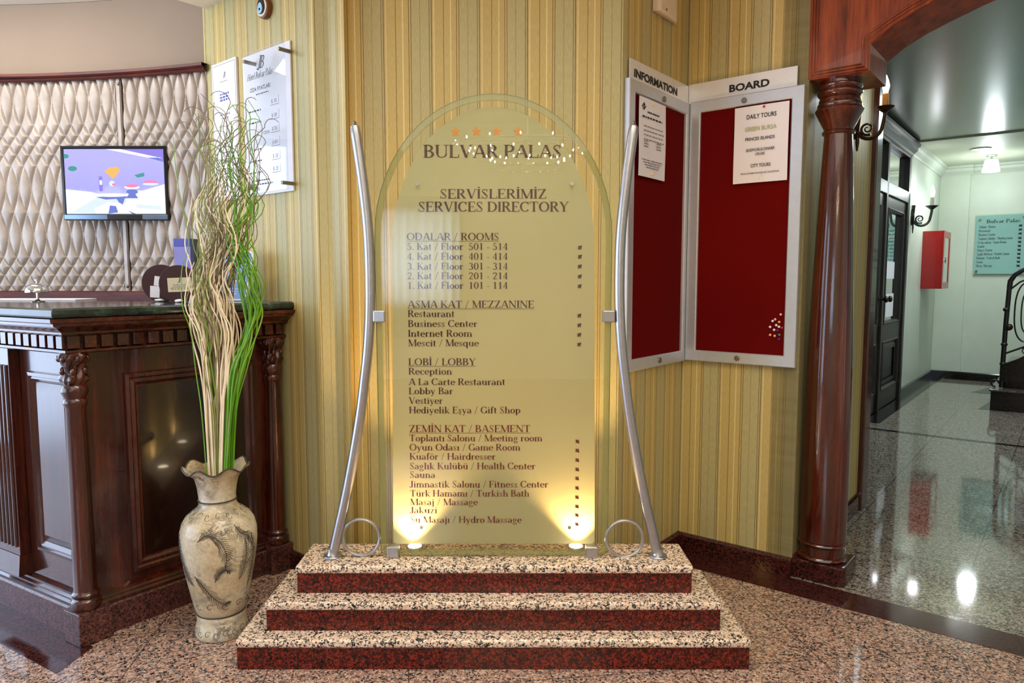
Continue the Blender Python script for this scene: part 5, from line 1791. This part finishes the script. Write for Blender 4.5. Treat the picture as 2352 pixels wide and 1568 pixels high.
def stairs():
    S0 = Vector((4.39, 6.442, 0))
    P = lambda u, v, z: S0 + B * u + A * v + UP * z
    t_ = thing('staircase', 'black stone staircase starting at the right side of the hall', 'stairs', S0 + B * .6)
    hs = [(.00, .00, 0, .195), (.08, .16, .195, .39), (.30, .16, .39, .585), (.56, .16, .585, .78), (.82, .16, .78, .975)]
    for i, (u0, v0, z0, z1) in enumerate(hs):
        st = MB(); st.obox(S0, B, A, u0, 1.7, v0, 1.3, z0, z1 - .02)
        ro = build('riser', st, 'blackstone', t_)
        st = MB(); st.obox(S0, B, A, u0 - .012, 1.7, v0 - .02, 1.3, z1 - .02, z1)
        build('tread', st, 'steptop', ro, bevel=.004)
    mb = MB()
    mb.prism([P(.06, .10, .40), P(.16, .10, .46), P(1.5, .10, 1.40), P(1.5, .10, 1.05), P(.30, .10, .26), P(.06, .10, .26)], A * .05)
    build('stringer', mb, 'blackstone', t_)
    r_ = thing('stair_railing', 'black wrought-iron stair railing with scrolled ovals', 'railing', P(.07, .08, .2))
    v = .12
    mb = MB(); mb.tube([P(.07, v, .20), P(.07, v, .42), P(.075, v, .8), P(.085, v, 1.12)], .020, 12)
    for z in (.42, .60, .92):
        mb.sphere(P(.072, v, z), .028, 12, 8, (1, 1, .8))
    build('newel_post', mb, 'iron', r_, smooth=True)
    mb = MB(); mb.sphere(P(.10, v - .01, .76), .032, 12, 8); build('newel_knob', mb, 'bronze', r_, smooth=True)
    mb = MB()
    pts = [P(.085, v, 1.12), P(.09, v, 1.18), P(.12, v, 1.235), P(.19, v, 1.285), P(.32, v, 1.35), P(.55, v, 1.48), P(1.1, v, 1.83)]
    mb.tube(pts, [.022, .022, .021, .018, .016, .016, .016], 10); build('handrail', mb, 'iron', r_, smooth=True)
    mb = MB()
    mb.tube([P(.09, v, 1.10), P(.16, v, 1.17), P(.32, v, 1.25), P(1.1, v, 1.74)], .008, 8)
    mb.tube([P(.09, v, .52), P(.25, v, .60), P(.6, v, .84), P(1.1, v, 1.18)], .009, 8)
    mb.tube([P(.09, v, .42), P(.25, v, .50), P(.6, v, .74), P(1.1, v, 1.08)], .009, 8)
    build('rail', mb, 'iron', r_, smooth=True)
    for c0 in (.24, .56, .88):
        dz = (c0 - .24) * .70
        for w, h, r in ((.105, .27, .007), (.055, .19, .006)):
            mb = MB()
            pts = []
            for q in range(40):
                a = 2 * PI * q / 40
                x, y = math.cos(a), math.sin(a)
                pts.append(P(c0 + w * math.copysign(abs(x) ** .75, x), v, .90 + dz + h * math.copysign(abs(y) ** .8, y)))
            mb.tube(pts, r, 7, closed=True)
            build('oval_scroll', mb, 'iron', r_, smooth=True)
        mb = MB()
        for z in (.62, 1.16):
            mb.sphere(P(c0, v, z + dz), .017, 10, 8)
        mb.tube([P(c0 + .03 * math.cos(2 * PI * q / 20), v, 1.225 + dz + .03 * math.sin(2 * PI * q / 20)) for q in range(20)], .005, 6, closed=True)
        mb.tube([P(c0 + .03 * math.cos(2 * PI * q / 20), v, .55 + dz + .03 * math.sin(2 * PI * q / 20)) for q in range(20)], .005, 6, closed=True)
        for x in (-.04, .02, .08):
            mb.tube([P(c0 + x, v, .40 + dz + x * .6), P(c0 + x, v, .50 + dz + x * .6)], .006, 6)
        mb.tube([P(c0 - .01, v, .42 + dz), P(c0 - .01, v, .85 + dz), P(c0 + .14, v, .86 + dz)], .006, 6)
        mb.tube([P(c0 + .0, v, .78 + dz), P(c0 + .10, v, .77 + dz), P(c0 + .15, v, .70 + dz)], .005, 6)
        build('scroll_ornament', mb, 'iron', r_, smooth=True)
    mb = MB()
    mb.tube([P(.02 + .03 * math.cos(rad(q * 20)), v, .235 + .03 * math.sin(rad(q * 20))) for q in range(15)], .009, 8)
    build('foot_scroll', mb, 'iron', r_, smooth=True)


stairs()

# ================================================================== VASE WITH CURLY STEMS
VX, VY = -.989, 2.327


def catmull(pts, n):
    out = []
    for i in range(len(pts) - 1):
        p0, p1, p2, p3 = pts[max(i - 1, 0)], pts[i], pts[i + 1], pts[min(i + 2, len(pts) - 1)]
        for k in range(n):
            u = k / n
            out.append(tuple(.5 * (2 * b + (c - a) * u + (2 * a - 5 * b + 4 * c - d) * u * u + (3 * b - a - 3 * c + d) * u ** 3) for a, b, c, d in zip(p0, p1, p2, p3)))
    out.append(pts[-1])
    return out




def vase():
    t_ = thing('floor_vase', 'tall beige floor vase with dark feather relief and a wavy rim', 'vase', (VX, VY, 0))
    prof = [(.070, 0), (.080, .002), (.0855, .012), (.0860, .024), (.083, .038), (.079, .052), (.0775, .066), (.0785, .078), (.0755, .083), (.0795, .088), (.085, .11), (.092, .14), (.100, .18), (.110, .23), (.118, .28), (.1225, .325), (.1215, .362), (.114, .392), (.101, .412),
            (.083, .427), (.068, .438), (.0605, .449), (.0585, .458), (.0615, .463), (.0585, .468), (.0590, .480), (.0625, .510), (.0680, .535), (.0760, .552), (.0900, .566), (.1040, .576)]

    def wob(i, a, r, z):
        k = max(0, (z - .53) / .05)
        return r * (1 + .035 * k * math.sin(7 * a)), z + .011 * k * math.sin(7 * a + .9)
    inner = [(.1000, .577), (.086, .566), (.071, .550), (.058, .52), (.052, .47), (.055, .44), (.06, .42)]
    mb = MB(); mb.lathe(prof + inner, (VX, VY, 0), 84, wob)
    build('vase_body', mb, 'vase', t_, smooth=True)
    for r, z in ((.0772, .083), (.0598, .4655)):
        mb = MB(); mb.tube([(VX + r * math.cos(2 * PI * q / 48), VY + r * math.sin(2 * PI * q / 48), z) for q in range(48)], .0028, 6, closed=True)
        build('dark_band', mb, 'vasedark', t_, smooth=True)
    mb = MB(); mb.tube([(VX + wob(30, a, .1035, .577)[0] * math.cos(a), VY + wob(30, a, .1035, .577)[0] * math.sin(a), wob(30, a, .1035, .577)[1]) for a in [2 * PI * q / 84 for q in range(84)]], .0030, 6, closed=True)
    build('rim', mb, 'vasedark', t_, smooth=True)

    def rad_at(z):
        for i in range(len(prof) - 1):
            if prof[i][1] <= z <= prof[i + 1][1] and prof[i + 1][1] > prof[i][1]:
                u = (z - prof[i][1]) / (prof[i + 1][1] - prof[i][1])
                return prof[i][0] + (prof[i + 1][0] - prof[i][0]) * u
        return .1

    def on_vase(a, z):
        z = min(max(z, .01), .5)
        r = rad_at(z) + .0004
        return (VX + r * math.cos(a), VY + r * math.sin(a), z)

    rv = random.Random(11)
    mb = MB()

    def feather(q, L):
        c = catmull(q, 7)
        mb.tube([on_vase(a, z) for a, z in c], [.0016 - .0009 * i / len(c) for i in range(len(c))], 5)
        for i in range(2, len(c) - 1):
            a, z = c[i]
            ta, tz = c[i + 1][0] - c[i - 1][0], c[i + 1][1] - c[i - 1][1]
            ta *= .11
            n = math.hypot(ta, tz) or 1
            ta, tz = ta / n, tz / n
            for sg in (1, -1):
                l = L * math.sin(PI * min(1, (i + 2) / len(c))) * rv.uniform(.6, 1.1)
                p = []
                for k in range(4):
                    u = k / 3 * l
                    bend = .75 + .5 * k / 3
                    p.append(on_vase(a + (ta * bend * u - sg * tz * u) / .11, z + tz * bend * u + sg * ta * u))
                mb.tube(p, [.0011, .0010, .0008, .0004], 4)

    f0 = rad(-67)
    for da, z, pts, L in ((-.55, .36, [(0, 0), (.25, .02), (.55, .0), (.72, -.05), (.68, -.10)], .026), (-.75, .21, [(0, .03), (.2, .0), (.5, -.045), (.85, -.075), (1.1, -.07)], .024),
                          (.45, .40, [(0, 0), (.15, -.03), (.40, -.05), (.52, -.09)], .020), (.55, .30, [(.15, .05), (.2, .0), (.15, -.05), (.0, -.09)], .020), (.95, .36, [(0, 0), (.1, -.06), (.1, -.13), (.0, -.20)], .022),
                          (-.15, .22, [(0, 0), (.12, .03), (.3, .04), (.42, .02)], .016), (-1.35, .34, [(0, .03), (.1, -.04), (.25, -.10), (.5, -.14)], .022), (1.9, .3, [(0, .05), (.2, 0), (.1, -.08)], .022), (-2.3, .3, [(0, .06), (.2, .0), (.4, -.08)], .022), (2.7, .28, [(0, .06), (.2, .0), (.1, -.08)], .022)):
        feather([(f0 + da + a, z + b) for a, b in pts], L)
    for zc, n, rr_ in ((.428, 16, .011), (.030, 18, .013), (.125, 12, .014)):
        for k in range(n):
            a0 = 2 * PI * k / n
            sg = 1 if k % 2 else -1
            p = []
            for q in range(16):
                t2 = q * .42
                r2 = rr_ * (1 - q / 18)
                p.append(on_vase(a0 + r2 * math.cos(t2 + .5) / .09, zc + sg * r2 * math.sin(t2 + .5)))
            mb.tube(p, .0008, 4)
    build('feather_relief', mb, 'vasedark', t_, smooth=True)


vase()


# the bundles the stems follow (x, z), measured against the vase's own depth
BUN = {
    'a': [(-.992, .50), (-.992, .753), (-.998, .899), (-1.011, 1.029), (-1.021, 1.115), (-1.000, 1.228), (-.985, 1.313), (-1.000, 1.425), (-.969, 1.536), (-.979, 1.646), (-.985, 1.741)],
    'b': [(-.972, .50), (-.960, .753), (-.945, .899), (-.934, 1.029), (-.950, 1.129), (-.950, 1.20), (-.912, 1.271), (-.893, 1.341), (-.915, 1.439), (-.879, 1.536), (-.890, 1.646), (-.868, 1.782)],
    'g': [(-.950, .50), (-.931, .753), (-.900, .899), (-.861, 1.014), (-.846, 1.100), (-.852, 1.186), (-.870, 1.271), (-.885, 1.341), (-.848, 1.439), (-.880, 1.563), (-.850, 1.673), (-.870, 1.790)],
    't': [(-.975, .50), (-.965, .753), (-.970, .899), (-.960, 1.029), (-.975, 1.129), (-.960, 1.23), (-.925, 1.33), (-.915, 1.42), (-.885, 1.51), (-.915, 1.60), (-.880, 1.69), (-.905, 1.80)],
}
rs = random.Random(21)


def stem(kind, bundle, spread, zmax, r0, label, grp):
    base = BUN[bundle]
    ph, ph2 = rs.uniform(0, 6.28), rs.uniform(0, 6.28)
    lam, lam2 = rs.uniform(.24, .40), rs.uniform(.13, .22)
    ox, oy = rs.gauss(0, 1), rs.gauss(0, 1)
    ox = max(-1.7, min(1.7, ox)); oy = max(-1.7, min(1.7, oy))
    pts = []
    for x, z in base:
        if z > zmax + .08:
            break
        k = (z - .5) / 1.2
        w = (.011 + spread * max(0, k) ** 1.5) * ox
        wy = (.011 + spread * .8 * max(0, k) ** 1.5) * oy
        amp = .003 + .034 * max(0, k - .15) ** 1.2
        pts.append((x + w + amp * math.sin(z / lam * 6.28 + ph) + .35 * amp * math.sin(z / lam2 * 6.28 + ph2), VY + wy + amp * .8 * math.cos(z / lam * 6.28 + ph), z))
    pts = catmull(pts, 4)
    pts = [p for p in pts if p[2] <= zmax]
    if zmax > 1.55 and rs.random() < .55:      # some tips curl over
        x, y, z = pts[-1]
        sg = rs.choice((-1, 1)); R_ = rs.uniform(.015, .04)
        for q in range(1, 8):
            a = q * .35
            pts.append((x + sg * R_ * (1 - math.cos(a)), y - R_ * .3 * math.sin(a), z + R_ * math.sin(a)))
    n = len(pts)
    mb = MB()
    mb.tube(pts, [r0 * (1 - .55 * i / n) for i in range(n)], 5)
    o = build('curly_stem', mb, kind, smooth=True, origin=pts[0])
    tag(o, label, 'stem', grp)


GRP = 'curly stems in the floor vase'
for i in range(38):
    stem('stem_pale', 'a', .026, rs.uniform(1.12, 1.56), .0030, 'pale bleached curly stem standing in the tall floor vase', GRP)
for i in range(28):
    stem('stem_pale', 'b', .022, rs.uniform(1.14, 1.58), .0030, 'pale bleached curly stem standing in the tall floor vase', GRP)
for i in range(26):
    stem('stem_green', 'g', .024, rs.uniform(1.3, 1.76), .0029, 'fresh green curly stem on the right side of the floor vase', GRP)
for i in range(12):
    stem('stem_green', 'a', .036, rs.uniform(1.2, 1.70), .0020, 'fresh green curly stem among the bleached ones in the floor vase', GRP)
for i in range(30):
    stem('stem_olive', 't', .050, rs.uniform(1.45, 1.80), .0022, 'thin olive-green wavy twig reaching high above the floor vase', GRP)
for i in range(20):
    stem('stem_brown', 't', .044, rs.uniform(1.50, 1.82), .0022, 'thin dark brown wavy twig reaching high above the floor vase', GRP)
for i in range(14):
    stem('stem_olive', 'a', .045, rs.uniform(1.45, 1.76), .0022, 'thin olive-green wavy twig reaching high above the floor vase', GRP)

# ================================================================== CHANDELIER (behind the camera, mirrored in the glass)
def chandelier():
    cx, cy, cz = .15, -2.4, 2.42
    t_ = thing('crystal_chandelier', 'oval crystal chandelier with many small bulbs over the middle of the lobby', 'chandelier', (cx, cy, 2.1))
    mb = MB()
    mb.tube([(cx, cy, 3.0), (cx, cy, 2.5)], .012, 10)
    for rx, rz in ((.74, 2.47), (.55, 2.36), (.35, 2.26)):
        mb.tube([(cx + rx * math.cos(2 * PI * q / 48), cy + rx * .7 * math.sin(2 * PI * q / 48), rz) for q in range(48)], .009, 6, closed=True)
    for q in range(8):
        a = q * PI / 4
        mb.tube([(cx, cy, 2.52), (cx + .4 * math.cos(a), cy + .28 * math.sin(a), 2.50), (cx + .74 * math.cos(a), cy + .52 * math.sin(a), 2.47)], .007, 6)
    build('frame', mb, 'chrome', t_, smooth=True)
    for q in range(45):
        a = 2 * PI * q / 45
        rr_ = (.70, .56, .36)[q % 3]
        mb = MB(); mb.sphere((cx + rr_ * math.cos(a), cy + rr_ * .7 * math.sin(a), (2.50, 2.42, 2.34)[q % 3]), .007, 8, 6, (1, 1, 1.5))
        build('bulb', mb, 'bulbwarm', t_, smooth=True)
    mb = MB()
    rr = random.Random(4)
    for q in range(1500):
        a = rr.uniform(0, 2 * PI); u = rr.random() ** .5
        z = 2.46 - .34 * rr.random() * (1.05 - u * .5)
        x, y = cx + .78 * u * math.cos(a), cy + .55 * u * math.sin(a)
        s_ = rr.uniform(.005, .009)
        bmesh.ops.create_icosphere(mb.bm, subdivisions=1, radius=s_, matrix=Matrix.Translation((x, y, z)))
    o = build('crystals', mb, 'sparkle', t_)
    o['kind'] = 'stuff'


t = NT('sparkling_crystal')
gl = t.n('ShaderNodeBsdfGlossy'); gl.inputs['Roughness'].default_value = .03
em = t.n('ShaderNodeBsdfTransparent')
mx = t.n('ShaderNodeMixShader'); mx.inputs[0].default_value = .45
t.put(t.ramp(t.noise(t.obj(), 60, 1).outputs[0], [(.3, (1, .86, .72, 1)), (.7, (1, .98, .94, 1))]), gl.inputs[0])
t.put(em.outputs[0], mx.inputs[1]); t.put(gl.outputs[0], mx.inputs[2])
M['sparkle'] = t.done(mx.outputs[0])
chandelier()
